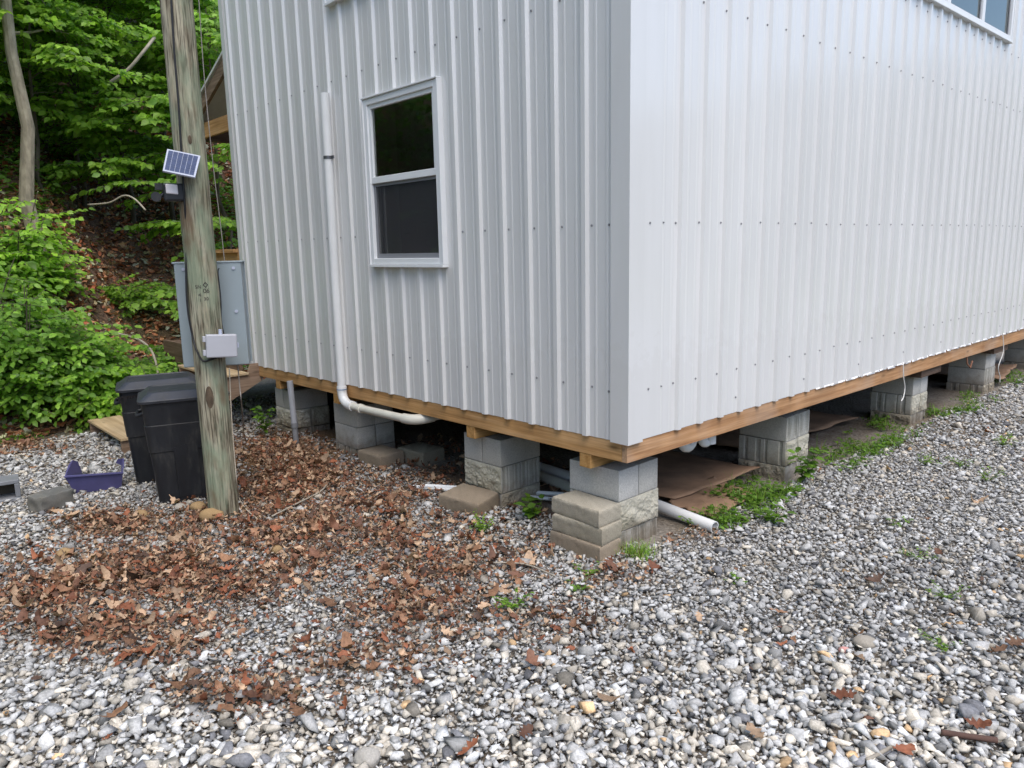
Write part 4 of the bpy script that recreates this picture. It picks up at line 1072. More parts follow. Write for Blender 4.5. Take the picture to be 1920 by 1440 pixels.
# ------------------------------------------------------------------ gravel
def ico(sub):
    bm = bmesh.new(); bmesh.ops.create_icosphere(bm, subdivisions=sub, radius=1)
    v = np.array([q.co[:] for q in bm.verts]); f = np.array([[q.index for q in p.verts] for p in bm.faces]); bm.free(); return v, f
def stone_variants(n):
    """angular crushed stones: convex hulls of a few points on a squashed ball"""
    out = []
    for k in range(n):
        m_ = int(rng.integers(8, 14)); p = rng.normal(size=(m_, 3)); p /= np.linalg.norm(p, axis=1, keepdims=True); p *= rng.uniform(.82, 1.0, (m_, 1))
        p *= np.array([1.0, rng.uniform(.60, .95), rng.uniform(.36, .66)])
        bm = bmesh.new(); vs = [bm.verts.new(q) for q in p]; bmesh.ops.convex_hull(bm, input=vs)
        bmesh.ops.delete(bm, geom=[v for v in bm.verts if not v.link_faces], context='VERTS')
        bmesh.ops.triangulate(bm, faces=bm.faces[:]); bmesh.ops.recalc_face_normals(bm, faces=bm.faces[:])
        bm.verts.index_update()
        v = np.array([q.co[:] for q in bm.verts]); f = np.array([[q.index for q in t.verts] for t in bm.faces]); bm.free()
        out.append((v / np.abs(v).max(), f))
    return out
def rotmats(n, tilt):
    a = rng.uniform(0, 2 * math.pi, n); bx = rng.normal(0, tilt, n); by = rng.normal(0, tilt, n)
    ca, sa = np.cos(a), np.sin(a); cb, sb = np.cos(bx), np.sin(bx); cc, sc = np.cos(by), np.sin(by)
    Z = np.zeros(n); O = np.ones(n)
    Rz = np.stack([ca, -sa, Z, sa, ca, Z, Z, Z, O], -1).reshape(n, 3, 3)
    Rx = np.stack([O, Z, Z, Z, cb, -sb, Z, sb, cb], -1).reshape(n, 3, 3)
    Ry = np.stack([cc, Z, sc, Z, O, Z, -sc, Z, cc], -1).reshape(n, 3, 3)
    return Rx @ Ry @ Rz
def projv(P):
    d = P - C; z = d @ FW; z = np.where(np.abs(z) < .05, .05, z)
    return 960 + FOC * (d @ RT) / z, 720 - FOC * (d @ UP) / z, d @ FW
# leaf litter lies in patches: (x, y, half widths on the ground, angle, weight), surveyed off the photo
LIT = []
for cx, cy, a, b_, w_ in ((330, 1085, 260, 62, 1.0), (110, 1125, 150, 65, .95), (590, 1000, 260, 75, .9), (560, 905, 130, 60, .8), (770, 1150, 140, 62, 1.0),
                          (430, 1300, 120, 45, .9), (300, 1215, 130, 40, .75), (190, 1180, 220, 45, .9), (850, 1060, 160, 60, .75), (700, 945, 130, 45, .7),
                          (1150, 1085, 70, 26, .5), (1010, 1170, 100, 40, .45), (620, 1240, 80, 55, .6), (720, 1225, 120, 50, .6), (520, 850, 90, 30, .8), (1010, 920, 90, 40, .35), (830, 880, 120, 60, .4), (220, 985, 110, 30, .7), (30, 838, 90, 16, .8)):
    LIT.append((cx, cy, a, b_, w_))
def litter(P):
    px, py, _ = projv(P); L = np.zeros(len(P))
    for cx, cy, a, b_, w_ in LIT:
        L = np.maximum(L, w_ * np.exp(-(((px - cx) / a) ** 2 + ((py - cy) / b_) ** 2) ** 1.15))
    L = L * (.25 + 1.5 * fbm(P[:, 0] * 3.2 + 4, P[:, 1] * 3.2 + 2)) * (.55 + .9 * fbm(P[:, 0] * 9, P[:, 1] * 9))
    return np.clip(L, 0, 1)
def soilmask(P):
    px, py, _ = projv(P); s_ = np.zeros(len(P))
    for cx, cy, a, b_, w_ in ((540, 860, 120, 55, .9), (500, 930, 120, 50, .6), (250, 985, 130, 35, .6), (900, 890, 90, 40, .8), (1290, 1000, 60, 22, .8), (1020, 930, 70, 50, .7), (760, 870, 120, 45, .35)):
        s_ = np.maximum(s_, w_ * np.exp(-(((px - cx) / a) ** 2 + ((py - cy) / b_) ** 2) ** 1.5))
    return s_
def scatter(sp, x0, x1, y0, y1):
    xs_ = np.arange(x0, x1, sp); ys_ = np.arange(y0, y1, sp); X, Y = np.meshgrid(xs_, ys_)
    P = np.stack([X.ravel(), Y.ravel()], -1) + rng.uniform(-.5, .5, (X.size, 2)) * sp * 1.15
    return np.column_stack([P, np.full(len(P), G)])
def keep_ground(P, margin=260):
    px, py, d = projv(P)
    k = (d > 1.6) & (px > -margin) & (px < 1920 + margin) & (py < 1440 + margin * 1.3)
    under = (P[:, 0] < -.02 - .12 * fbm(P[:, 1] * 2, P[:, 0] * 2)) & (P[:, 1] > .25) & (P[:, 0] > -5.1)
    k &= ~under
    k &= P[:, 0] > toe(P[:, 1]) + .15 + .25 * fbm(P[:, 1] * 2, P[:, 0])
    k &= ~((P[:, 1] > 10.5))
    return k
P = scatter(.0245, -6.6, 4.6, -4.0, 10.6); P = P[keep_ground(P)]
d = projv(P)[2]
P = P[(d < 6.4) | (rng.random(len(P)) < .55)]
L = litter(P); So = soilmask(P)
P = P[rng.random(len(P)) > np.clip(L * .62 + So * .75, 0, .88)]
d = projv(P)[2]
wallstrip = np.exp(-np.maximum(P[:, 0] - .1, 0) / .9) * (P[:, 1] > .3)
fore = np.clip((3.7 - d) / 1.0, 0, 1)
size = .0140 * np.exp(rng.normal(0, .34, len(P))) * (1 + .30 * fore + .35 * (fbm(P[:, 0] * .9, P[:, 1] * .9) - .47) - .12 * wallstrip)
size *= np.where(rng.random(len(P)) < .022, 1.75, 1.0); size = np.clip(size * np.where(d > 6.4, 1.25, 1), .008, .05)
n = len(P)
z = G + size * .22 + rng.uniform(-.004, .016, n) - litter(P) * .006
kind = rng.random(n); base = np.empty((n, 3))
v_ = np.clip(rng.normal(.46, .12, n), .14, .72)
base[:] = v_[:, None] * np.array([1.015, 1.0, .965])
base *= (1 + .30 * (fbm(P[:, 0] * 1.1 + 3, P[:, 1] * 1.1 + 8) - .47))[:, None]; warm = kind < .20 + .22 * fore; base[warm] = v_[warm, None] * np.array([1.12, 1.02, .86])
white = (kind > .42) & (kind < .49); base[white] = np.clip(v_[white] * 1.4, 0, .72)[:, None] * np.array([1, 1, .985])
dark = (kind > .93) & (kind < .985); base[dark] = v_[dark, None] * np.array([.42, .42, .44])
tan = kind > .992; base[tan] = v_[tan, None] * np.array([1.35, .92, .52])
dirty = np.clip(litter(P) * .8 + soilmask(P) * .7, 0, .75)[:, None]
base = base * (1 - dirty * .55) + np.array([.15, .11, .075]) * dirty * .55
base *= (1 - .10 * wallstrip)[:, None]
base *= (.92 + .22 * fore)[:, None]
def make_stones(nv):
    VV = []; FF = []; CC = []; off = 0; k = rng.integers(0, nv, len(P))
    for q, (v, f) in enumerate(stone_variants(nv)):
        idx = np.where(k == q)[0]; m_ = len(idx)
        if not m_: continue
        A_ = v[None] * size[idx][:, None, None] * rng.uniform(.85, 1.25, (m_, 1, 1))
        A_ = np.einsum('nij,nkj->nki', rotmats(m_, .30), A_) + np.stack([P[idx, 0], P[idx, 1], z[idx]], -1)[:, None, :]
        VV.append(A_.reshape(-1, 3)); FF.append((f[None] + (off + np.arange(m_) * len(v))[:, None, None]).reshape(-1, 3))
        CC.append(np.repeat(base[idx], len(v), 0)); off += m_ * len(v)
    return np.vstack(VV), np.vstack(FF), np.vstack(CC)
V1, F1, c1_ = make_stones(90)
Pf = scatter(.021, -6.4, 4.2, -4.0, 8.0); Pf = Pf[keep_ground(Pf, 160)]; Pf = Pf[(projv(Pf)[2] < 6.5)]; Pf = Pf[rng.random(len(Pf)) > soilmask(Pf) * .8]
P_, size_, z_, base_ = P, size, z, base
P = Pf; size = rng.uniform(.006, .0125, len(P)); z = G + rng.uniform(-.006, .004, len(P))
base = rng.normal(.36, .09, len(P)).clip(.12, .6)[:, None] * np.array([1.04, 1.0, .93]); dm = np.clip(litter(P) + soilmask(P), 0, .9)[:, None]; base = base * (1 - dm * .6) + np.array([.17, .115, .07]) * dm * .6
V2, F2, c2_ = make_stones(24)
# the drive goes on beyond the frame: coarser spread there
P = scatter(.042, -1.0, 9.0, -7.0, 10.5); _far = P[~keep_ground(P, 230)]; P = _far[((_far[:, 0] > .1) | (_far[:, 1] < -.2)) & (_far[:, 0] + _far[:, 1] > -4.5)]
size = .022 * np.exp(rng.normal(0, .28, len(P))); z = G + size * .2
base = rng.normal(.44, .11, len(P)).clip(.14, .7)[:, None] * np.array([1.02, 1.0, .96])
V3, F3_, c3_ = make_stones(24)
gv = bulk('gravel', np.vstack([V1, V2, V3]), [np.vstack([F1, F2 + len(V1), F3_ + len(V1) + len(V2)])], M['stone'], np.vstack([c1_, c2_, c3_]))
tag(gv, 'grey and white crushed stone gravel covering the yard and drive', 'gravel', kind='stuff')
print('stones', len(P))

# ------------------------------------------------------------------ dead leaves
def oak_template(lobed=True):
    if lobed:
        e = [(0, .03), (.12, .05), (.20, .20), (.30, .10), (.42, .30), (.52, .13), (.66, .31), (.74, .15), (.88, .17), (1, 0)]
    else:
        e = [(0, .06), (.10, .17), (.22, .20), (.36, .31), (.47, .24), (.62, .27), (.78, .13), (.90, .15), (1, .03)]
    mid = [(x, 0) for x, _ in e]; nE = len(e)
    v = [(x, y) for x, y in e] + mid + [(x, -y) for x, y in e]
    f = []
    for i in range(nE - 1):
        f.append((nE + i, nE + i + 1, i + 1, i)); f.append((2 * nE + i, 2 * nE + i + 1, nE + i + 1, nE + i))
    return np.array(v), np.array(f)
def leaf_batch(P3, length, R, bend, fold, cols, lobed):
    v, f = oak_template(lobed); n = len(P3)
    x = v[:, 0] - .5; y = v[:, 1]
    X = np.repeat(x[None], n, 0); Y = np.repeat(y[None], n, 0) * rng.uniform(.75, 1.1, (n, 1))
    Z = bend[:, None] * (X * X) * 2.2 + fold[:, None] * np.abs(Y) + rng.normal(0, .25, (n, 1)) * X * Y * 2
    Z += rng.normal(0, .030, (n, len(v))); Y = Y + rng.normal(0, .035, (n, len(v)))
    Q = np.stack([X, Y, Z], -1) * length[:, None, None]
    Q = np.einsum('nij,nkj->nki', R, Q) + P3[:, None, :]
    F = (f[None] + (np.arange(n) * len(v))[:, None, None]).reshape(-1, 4)
    return Q.reshape(-1, 3), F, np.repeat(cols, len(v), 0)
def brown(n):
    k = rng.random(n)[:, None]; v_ = rng.uniform(.65, 1.5, n)[:, None]
    pal = np.where(k < .16, np.array([[.24, .088, .045]]), np.where(k < .34, np.array([[.165, .080, .050]]), np.where(k < .62, np.array([[.25, .135, .078]]), np.where(k < .90, np.array([[.42, .285, .185]]), np.array([[.085, .05, .035]])))))
    return pal * v_
P0 = scatter(.030, -6.3, 4.2, -4.0, 6.0); P0 = P0[keep_ground(P0, 200) | ((P0[:, 0] < -.3) & (P0[:, 1] > .2) & (P0[:, 1] < 1.3) & (P0[:, 0] > -4.5))]
L = litter(P0); dens = L ** 1.25 * .98 + .004
P0 = P0[rng.random(len(P0)) < dens]; n = len(P0); L = litter(P0)
ln = np.clip(np.exp(rng.normal(math.log(.044), .42, n)), .02, .125)
Pl = np.column_stack([P0[:, :2], G + .014 + rng.random(n) * (.012 + .032 * L)])
lob = rng.random(n) < .38; bl = brown(n)
def sub(m_, lobed): return leaf_batch(Pl[m_], ln[m_], rotmats(int(m_.sum()), .36), rng.uniform(-.8, 1.1, int(m_.sum())), rng.uniform(-.7, .8, int(m_.sum())), bl[m_], lobed)
q1 = sub(lob, True); q1b = sub(~lob, False)
# crumbled fragments between them
P0 = scatter(.018, -6.3, 3.4, -4.0, 3.0); P0 = P0[keep_ground(P0, 150)]
L = np.maximum(litter(P0), soilmask(P0) * .5); P0 = P0[rng.random(len(P0)) < L * 1.1]; n2 = len(P0)
q2 = leaf_batch(np.column_stack([P0[:, :2], G + .012 + rng.random(n2) * .022]), rng.uniform(.010, .034, n2), rotmats(n2, .5), rng.uniform(-.5, .5, n2), rng.uniform(-.4, .4, n2), brown(n2) * .9, False)
# single big leaves lying about on the drive
pts = [onz(x, y) for x, y in ((1870, 1235), (1900, 1222), (1580, 1320), (1310, 1170), (560, 1350), (880, 1420), (1420, 1395), (1690, 1425), (1830, 1375), (1640, 1100), (1760, 1050), (840, 1200), (620, 1145), (215, 1355), (985, 1390), (1000, 1260), (1460, 1160))]
P3 = np.array(pts); P3[:, 2] = G + .038; n3 = len(P3)
q3 = leaf_batch(P3, rng.uniform(.08, .13, n3), rotmats(n3, .2), rng.uniform(.1, .5, n3), rng.uniform(.0, .4, n3), brown(n3), True)
V = []; F = []; Cc = []; off = 0
for v, f, c in (q1, q1b, q2, q3): V.append(v); F.append(f + off); Cc.append(c); off += len(v)
tag(bulk('leaf_litter', np.vstack(V), [np.vstack(F)], M['dead_leaf'], np.vstack(Cc)), 'brown dead oak leaves drifted over the gravel', 'leaves', kind='stuff')
print('leaves', n, n2)
# hillside litter
hy = rng.uniform(-4.5, 5.5, 30000); hx = toe(hy) - rng.uniform(-.1, 1, 30000) ** 1.0 * 7.0
px, py, d = projv(np.column_stack([hx, hy, hillz(hx, hy)])); k = (px > -250) & (px < 560) & (py > 200)
hx, hy = hx[k], hy[k]; n = len(hx)
Pl = np.column_stack([hx, hy, hillz(hx, hy) + .015 + rng.random(n) * .03])
v, f, c = leaf_batch(Pl, rng.uniform(.06, .13, n), rotmats(n, .45), rng.uniform(-.4, .6, n), rng.uniform(-.3, .6, n), np.clip(brown(n) * np.array([2.0, 1.75, 1.6]), 0, .55), False)
tag(bulk('hillside_litter', v, [f], M['dead_leaf'], c), 'brown fallen leaves covering the wooded slope', 'leaves', kind='stuff')

# twigs on the leaves
for (pts, r_, lab) in (([(510, 968), (555, 945), (600, 922), (615, 905)], .006, 'pale curved twig lying on the leaves right of the pole'),
                       ([(925, 1055), (985, 1058), (1040, 1080)], .005, 'thin brown twig on the gravel left of the stacked pavers'),
                       ([(1625, 1425), (1650, 1412), (1672, 1400)], .007, 'short bleached stick on the gravel at the bottom right'),
                       ([(1765, 1373), (1810, 1380), (1870, 1388)], .011, 'dark rotten stick on the white gravel at the lower right')):
    mat = M['deadwood'] if 'dark' not in lab else simple('rotten_wood', (.11, .06, .045), .9, var=.4)
    cable('twig', [onz(x, y, G + .035) for x, y in pts], r_, mat, lab, 'twig', 6)

# ------------------------------------------------------------------ rocks
def rock(px, py, size_, mat, label, seed):
    v, f = ico(3); c = onz(px, py); sx, sy, sz = size_
    r = np.ones(len(v)); g = np.random.default_rng(seed)
    for j in range(10):
        d_ = g.normal(size=3); d_ /= np.linalg.norm(d_); cc = v @ d_
        r = np.minimum(r, np.where(cc > .05, g.uniform(.72, .95) / np.maximum(cc, .05), 9))
    w_ = v * r[:, None] * (1 + .06 * (fbm(v[:, 0] * 4 + seed, v[:, 1] * 4 + v[:, 2] * 3) - .47))[:, None]
    w_ = w_ * np.array(size_); a = g.uniform(-.4, .4) + YAW - math.pi / 2
    w_ = np.column_stack([w_[:, 0] * math.cos(a) - w_[:, 1] * math.sin(a), w_[:, 0] * math.sin(a) + w_[:, 1] * math.cos(a), w_[:, 2]])
    o = bulk('rock', w_ + c + np.array([0, 0, sz * .55]), [f], mat, smooth=True)
    return tag(o, label, 'rock', 'larger rocks on the ground')
rock(398, 975, (.085, .055, .058), M['rock_tan'], 'large tan rock resting against the foot of the pole', 3)
rock(372, 958, (.060, .055, .045), M['rock_tan'], 'smaller tan rock just left of the big one at the pole foot', 5)
rock(338, 956, (.042, .04, .032), M['rock_pale'], 'whitish rock left of the tan rocks by the pole', 8)
rock(265, 970, (.048, .04, .035), M['rock_tan'], 'tan stone in the soil below the front trash bin', 9)
rock(122, 1042, (.058, .05, .035), M['rock_tan'], 'flat tan stone among the leaves below the worn grey block', 11)
rock(520, 1036, (.036, .032, .030), M['rock_tan'], 'round brown stone on the leaves right of the pole', 12)
rock(1622, 1212, (.055, .040, .032), M['rock_pale'], 'large pale flat stone in the gravel with a pink chip beside it', 14)
rock(1583, 1223, (.026, .020, .018), simple('pink_stone', (.50, .25, .22), .8, var=.2), 'small pink chip beside the large pale stone', 15)
rock(690, 1430, (.05, .045, .035), M['rock_pale'], 'large grey stone in the gravel at the very bottom of the yard', 18)

# ------------------------------------------------------------------ foliage
def green_leaf_template():
    v = np.array([(0, 0, 0), (.33, 0, .0), (.68, 0, 0), (1, 0, -.02), (.22, .20, .02), (.60, .25, .03), (.22, -.20, .02), (.60, -.25, .03)], float)
    f4 = np.array([(0, 1, 4, 4)]); return v
LV = green_leaf_template()
LF3 = np.array([(0, 1, 4), (0, 6, 1), (2, 3, 5), (2, 7, 3)]); LF4 = np.array([(1, 2, 5, 4), (1, 6, 7, 2)])
def leaves_mesh(name, P3, D, Nn, ln, cols, parent, mat=None, wid=1.0):
    """P3 bases, D directions, Nn rough normals"""
    D = D / np.linalg.norm(D, axis=1, keepdims=True); B = np.cross(Nn, D); B /= np.linalg.norm(B, axis=1, keepdims=True) + 1e-9; U = np.cross(D, B)
    n = len(P3); bend = rng.uniform(-.35, .05, n)
    X = LV[None, :, 0]; Y = LV[None, :, 1] * wid; Z = LV[None, :, 2] * 2.5 + bend[:, None] * X * X
    Q = P3[:, None, :] + (D[:, None, :] * X[..., None] + B[:, None, :] * (Y[..., None] * np.ones((n, 1, 1))) + U[:, None, :] * Z[..., None]) * ln[:, None, None]
    o = np.arange(n) * 8
    F3 = (LF3[None] + o[:, None, None]).reshape(-1, 3); F4 = (LF4[None] + o[:, None, None]).reshape(-1, 4)
    return bulk(name, Q.reshape(-1, 3), [F3, F4], mat or M['leaf'], np.repeat(cols, 8, 0), parent)
def green(n, hue=0.0, bright=1.0):
    bright = bright * 1.9
    k = rng.random(n)[:, None]; v_ = rng.uniform(.65, 1.3, n)[:, None] * bright
    a = np.array([[.034, .072, .013]]); b_ = np.array([[.075, .132, .020]])
    c = a * (1 - k) + b_ * k
    c = c * np.array([[1.06, 1.08, .92]])
    return c * v_ * np.array([[1 + hue, 1, 1 - hue]])
TILT = np.array([.55, -.22, 0])                # leaves on the slope lean out towards the open yard
def spray(center, ddir, length, leaf_len, dens):
    """one flat spray: a twig with leaves two-ranked along it and along short side twigs"""
    P3 = []; D = []; Nn = []
    d0 = np.array(ddir, float); d0 /= np.linalg.norm(d0); h = np.cross(d0, [0, 0, 1.]); h /= np.linalg.norm(h) + 1e-9
    up = np.cross(h, d0)
    p = np.array(center, float); nseg = max(4, int(length / (leaf_len * .55 / dens)))
    tw = [p.copy()]
    for i in range(nseg):
        d0 = d0 + np.array([0, 0, -.028]) + rng.normal(0, .05, 3) * np.array([1, 1, .5]); d0 /= np.linalg.norm(d0)
        p = p + d0 * length / nseg; tw.append(p.copy())
        s_ = 1 if i % 2 else -1
        P3.append(p.copy()); D.append(d0 * .55 + h * s_ * .9 + np.array([0, 0, -.32]) + rng.normal(0, .12, 3)); Nn.append(up + TILT + rng.normal(0, .45, 3))
        if i % 2 == 0 and i > 0:
            d1 = d0 * .75 + h * (s_ * -1) * .75; q = p.copy()
            for j in range(int(3 * dens + 1)):
                q = q + d1 * leaf_len * .62
                P3.append(q.copy()); s2 = 1 if j % 2 else -1
                D.append(d1 + np.cross(d1, [0, 0, 1.]) * s2 * .8 + np.array([0, 0, -.32]) + rng.normal(0, .12, 3)); Nn.append(up + TILT + rng.normal(0, .45, 3))
    return tw, P3, D, Nn
def tree(name, base, top, r0, nb, reach, z_lo, leaf_len, label, bark='bark_dark', hue=0.0, bright=1.0, dens=1.0, lean=(0, 0), aim=None, sprays=5, category='tree', group='trees on the wooded slope'):
    base = np.array(base, float); H = top
    root = thing(name, base, label, category, group)
    tb = MB(); n = 9; tr_pts = []
    for i in range(n):
        t_ = i / (n - 1)
        tr_pts.append(base + np.array([lean[0] * t_ + rng.normal(0, .05) * (0 < i), lean[1] * t_ + rng.normal(0, .05) * (0 < i), -.15 + (H + .15) * t_]))
    tb.tube(tr_pts, [r0 * (1.15 - .95 * i / (n - 1)) for i in range(n)], 10)
    P3 = []; D = []; Nn = []
    for b_ in range(nb):
        t_ = z_lo + (1 - z_lo) * (b_ + rng.uniform(0, 1)) / nb
        i = min(int(t_ * (n - 1)), n - 2); fr_ = t_ * (n - 1) - i; p = tr_pts[i] * (1 - fr_) + tr_pts[i + 1] * fr_
        if aim is not None and rng.random() < .62: a = aim + rng.normal(0, .7)
        else: a = rng.uniform(0, 2 * math.pi)
        L_ = reach * (1.1 - .55 * t_) * rng.uniform(.6, 1.1)
        d0 = np.array([math.cos(a), math.sin(a), rng.uniform(.05, .45)])
        pts = [p]; q = p.copy(); m_ = 7
        for j in range(m_):
            d0 = d0 + rng.normal(0, .12, 3) + np.array([0, 0, -.04]); d0 /= np.linalg.norm(d0); q = q + d0 * L_ / m_; pts.append(q.copy())
        tb.tube(pts, [max(.004, r0 * .34 * (1 - j / (m_ + .5)) * (1.1 - .5 * t_)) for j in range(m_ + 1)], 6)
        for k in range(sprays):
            u = rng.uniform(.25, 1.0); j = min(int(u * m_), m_ - 1); q = pts[j] * (1 - (u * m_ - j)) + pts[j + 1] * (u * m_ - j)
            dd = pts[j + 1] - pts[j]; aa = math.atan2(dd[1], dd[0]) + rng.choice([-1, 1]) * rng.uniform(.3, 1.2)
            tw, a1, b1, c1_ = spray(q, (math.cos(aa), math.sin(aa), rng.uniform(-.12, .15)), rng.uniform(.45, .95) * (.5 + .5 * reach / 2.2), leaf_len, dens)
            tb.tube(tw[::2] + [tw[-1]], .004, 4); P3 += a1; D += b1; Nn += c1_
    P3 = np.array(P3); n_ = len(P3)
    tb.build('trunk', M[bark], root, smooth='auto')
    leaves_mesh('crown', P3, np.array(D), np.array(Nn), leaf_len * rng.uniform(.6, 1.25, n_), green(n_, hue, bright), root, wid=1.3)
    return n_
def shrub(name, base, w, h, n, leaf_len, label, hue=0.0, bright=1.0, group='shrubs along the foot of the slope'):
    base = np.array(base, float); root = thing(name, base, label, 'shrub', group)
    tb = MB(); P3 = []; D = []; Nn = []
    for s_ in range(22):
        a = rng.uniform(0, 2 * math.pi); rr = w * rng.uniform(.2, .95); tip = base + np.array([math.cos(a) * rr, math.sin(a) * rr, h * rng.uniform(.06, 1.0) * (1 - .35 * (rr / w) ** 2)])
        mid = (base + tip) / 2 + np.array([0, 0, .12 * h]); pts = arc(base + np.array([math.cos(a), math.sin(a), 0]) * .06, mid, tip, 6)
        tb.tube(pts, [.014, .012, .010, .008, .006, .004], 5)
        m_ = max(4, n // 22 // 14)
        for k in range(m_):
            u = rng.uniform(.25, 1); q = pts[min(5, int(u * 5))] + rng.normal(0, .06, 3); aa = rng.uniform(0, 2 * math.pi)
            tw, a1, b1, c1_ = spray(q, (math.cos(aa), math.sin(aa), rng.uniform(-.25, .5)), rng.uniform(.3, .55), leaf_len, .9)
            tb.tube(tw[::2] + [tw[-1]], .003, 4); P3 += a1; D += b1; Nn += c1_
    P3 = np.array(P3); P3[:, 2] = np.maximum(P3[:, 2], hillz(P3[:, 0], P3[:, 1]) * 0 + G + .02); n_ = len(P3)
    tb.build('stem', M['bark_dark'], root, smooth='auto')
    leaves_mesh('foliage', P3, np.array(D), np.array(Nn), leaf_len * rng.uniform(.55, 1.15, n_), green(n_, hue, bright), root, wid=1.2)
    return n_
def hp(px, D):
    p = at(px, 465, D); return np.array([p[0], p[1], float(hillz(p[0], p[1]))])
tot = 0
AIM = math.radians(-15)                       # towards the open yard, where the light is
# visible trees on the slope
for a_ in (
    ('lichen_tree', hp(76, 9.9), 7.0, .085, 9, 1.6, .36, .10, 'tall lichen covered tree trunk at the left with leafy boughs', 'bark', .10, 1.7, 1.0, (.0, .0), None, 7),
    ('beech_sapling', hp(165, 12.4), 4.2, .035, 28, 2.0, .22, .11, 'slender sapling with layered boughs in the middle of the leafy slope', 'bark_dark', .16, 2.0, 1.1, (.1, .2), AIM, 9),
    ('beech_sapling', hp(255, 12.9), 4.4, .04, 26, 2.1, .15, .115, 'sapling with bright leaves just left of the utility pole', 'bark_dark', .10, 1.9, 1.1, (.2, -.1), AIM, 9),
    ('beech_sapling', hp(330, 13.2), 4.4, .045, 24, 2.0, .15, .115, 'sapling whose boughs show on both sides of the utility pole', 'bark_dark', .08, 1.7, 1.0, (0, 0), AIM, 9),
    ('beech_sapling', hp(-5, 10.6), 3.6, .03, 24, 1.6, .25, .105, 'bushy sapling at the left edge above the low shrubs', 'bark_dark', .16, 2.0, 1.1, (0, 0), AIM, 9),
    ('beech_sapling', hp(105, 13.0), 5.0, .05, 26, 2.2, .12, .12, 'taller sapling behind the lichen covered trunk', 'bark_dark', .08, 1.6, 1.0, (.1, .1), AIM, 9),
    ('beech_sapling', hp(425, 12.3), 4.4, .04, 16, 1.6, .03, .11, 'leafy sapling in the gap between the pole and the house', 'bark_dark', .08, 1.8, 1.1, (0, 0), AIM, 8),
    ('beech_sapling', hp(100, 11.0), 3.5, .03, 20, 1.4, .38, .10, 'bright leafy sapling right beside the lichen covered trunk', 'bark_dark', .12, 1.9, 1.1, (.05, .05), AIM, 8),
    ('forest_tree', hp(190, 15.6), 8.0, .14, 26, 3.2, .10, .14, 'dark forest tree standing behind the saplings', 'bark_dark', .06, 1.8, 1.0, (.6, .8), None, 10),
    ('forest_tree', hp(20, 14.6), 9.0, .15, 26, 3.4, .10, .14, 'forest tree high on the slope at the upper left', 'bark_dark', .06, 1.8, 1.0, (0, 0), None, 10),
    ('forest_tree', hp(370, 15.8), 7.5, .13, 26, 3.0, .08, .14, 'forest tree behind the utility pole and the porch roof', 'bark_dark', .06, 1.8, 1.0, (0, 0), None, 10),
    ('forest_tree', hp(130, 18.0), 9.0, .15, 26, 3.8, .05, .17, 'forest tree far up the slope in deep shade', 'bark_dark', .04, 1.7, .9, (0, 0), None, 10),
    ('forest_tree', hp(300, 18.5), 9.0, .15, 26, 3.8, .05, .17, 'second far forest tree up the slope, right of the deep shade', 'bark_dark', .04, 1.7, .9, (0, 0), None, 10),
    ('forest_tree', hp(-90, 13.0), 8.0, .13, 22, 3.0, .12, .14, 'forest tree at the far left edge of the slope', 'bark_dark', .06, 1.8, 1.0, (0, 0), None, 8)):
    nm, b0, H_, r0_, nb_, rc, zl, ll, lab, bk, hu, br, dn, le, am, sp2 = a_
    tot += tree(nm, b0, H_, r0_, nb_, rc, zl, ll, lab, bk, hu, br, dn, le, am, sp2)
# trees further round the yard; panes mirror them, last two added to block sky
for x, y, H_, lab in ((-8.2, -6.2, 6.0, 'leafy tree on the slope just outside the left edge of the yard'), (-7.2, -6.8, 7.5, 'tree on the slope south of the yard nearest the bins'), (-8.5, -9.5, 10, 'tall tree on the slope further south of the yard'), (-4.2, -9.8, 10, 'leafy tree on the bank south of the pole'),
                      (-1.5, -12.0, 10, 'unseen big tree added to block sky light off the end wall'), (2.5, -12.5, 10, 'second unseen big tree added to block southern sky light')):
    tot += tree('forest_tree', (x, y, float(hillz(x, y)) if x < toe(y) + .5 else G), H_, .15, 26, 3.6, .10, .15, lab, bright=1.5, sprays=12, dens=1.0, group='trees round the yard')
# shrubs at the foot of the slope
for (px_, D_, w, h, n, ll, lab, hue, br) in ((12, 7.7, .52, 1.45, 5200, .085, 'dense dark green shrub at the left edge of the gravel', -.04, 1.1), (105, 8.05, .50, .95, 4600, .085, 'broad leafed shrub behind the bare pale stick', .03, 1.3),
                                             (178, 8.15, .42, .55, 3400, .085, 'low bright shrub left of the rear trash bin', .08, 1.6), (25, 9.2, .60, 1.5, 4600, .09, 'large shrub spilling down the slope above the stick', .08, 1.6),
                                             (300, 9.5, .55, .80, 3600, .08, 'dark green shrub between the trash bins and the enclosure', -.05, 1.0), (338, 10.2, .45, .75, 2400, .08, 'small dark shrub at the left of the grey enclosure', -.05, 1.0),
                                             (255, 9.3, .32, .30, 1200, .075, 'low sprawling shrub under the arched dead branch', 0, 1.2), (-60, 7.9, .7, 1.5, 4000, .09, 'tall shrub just outside the left edge of the gravel', 0, 1.2),
                                             (226, 11.0, .30, .42, 900, .08, 'small shrub alone on the bare leafy bank', .03, 1.1), (48, 7.95, .45, .95, 3600, .085, 'shrub in the middle of the row along the slope foot', .04, 1.35)):
    p = hp(px_, D_); p[2] = max(p[2], G - .02); tot += shrub('shrub', p, w, h, n, ll, lab, hue + .04, br * 1.45)
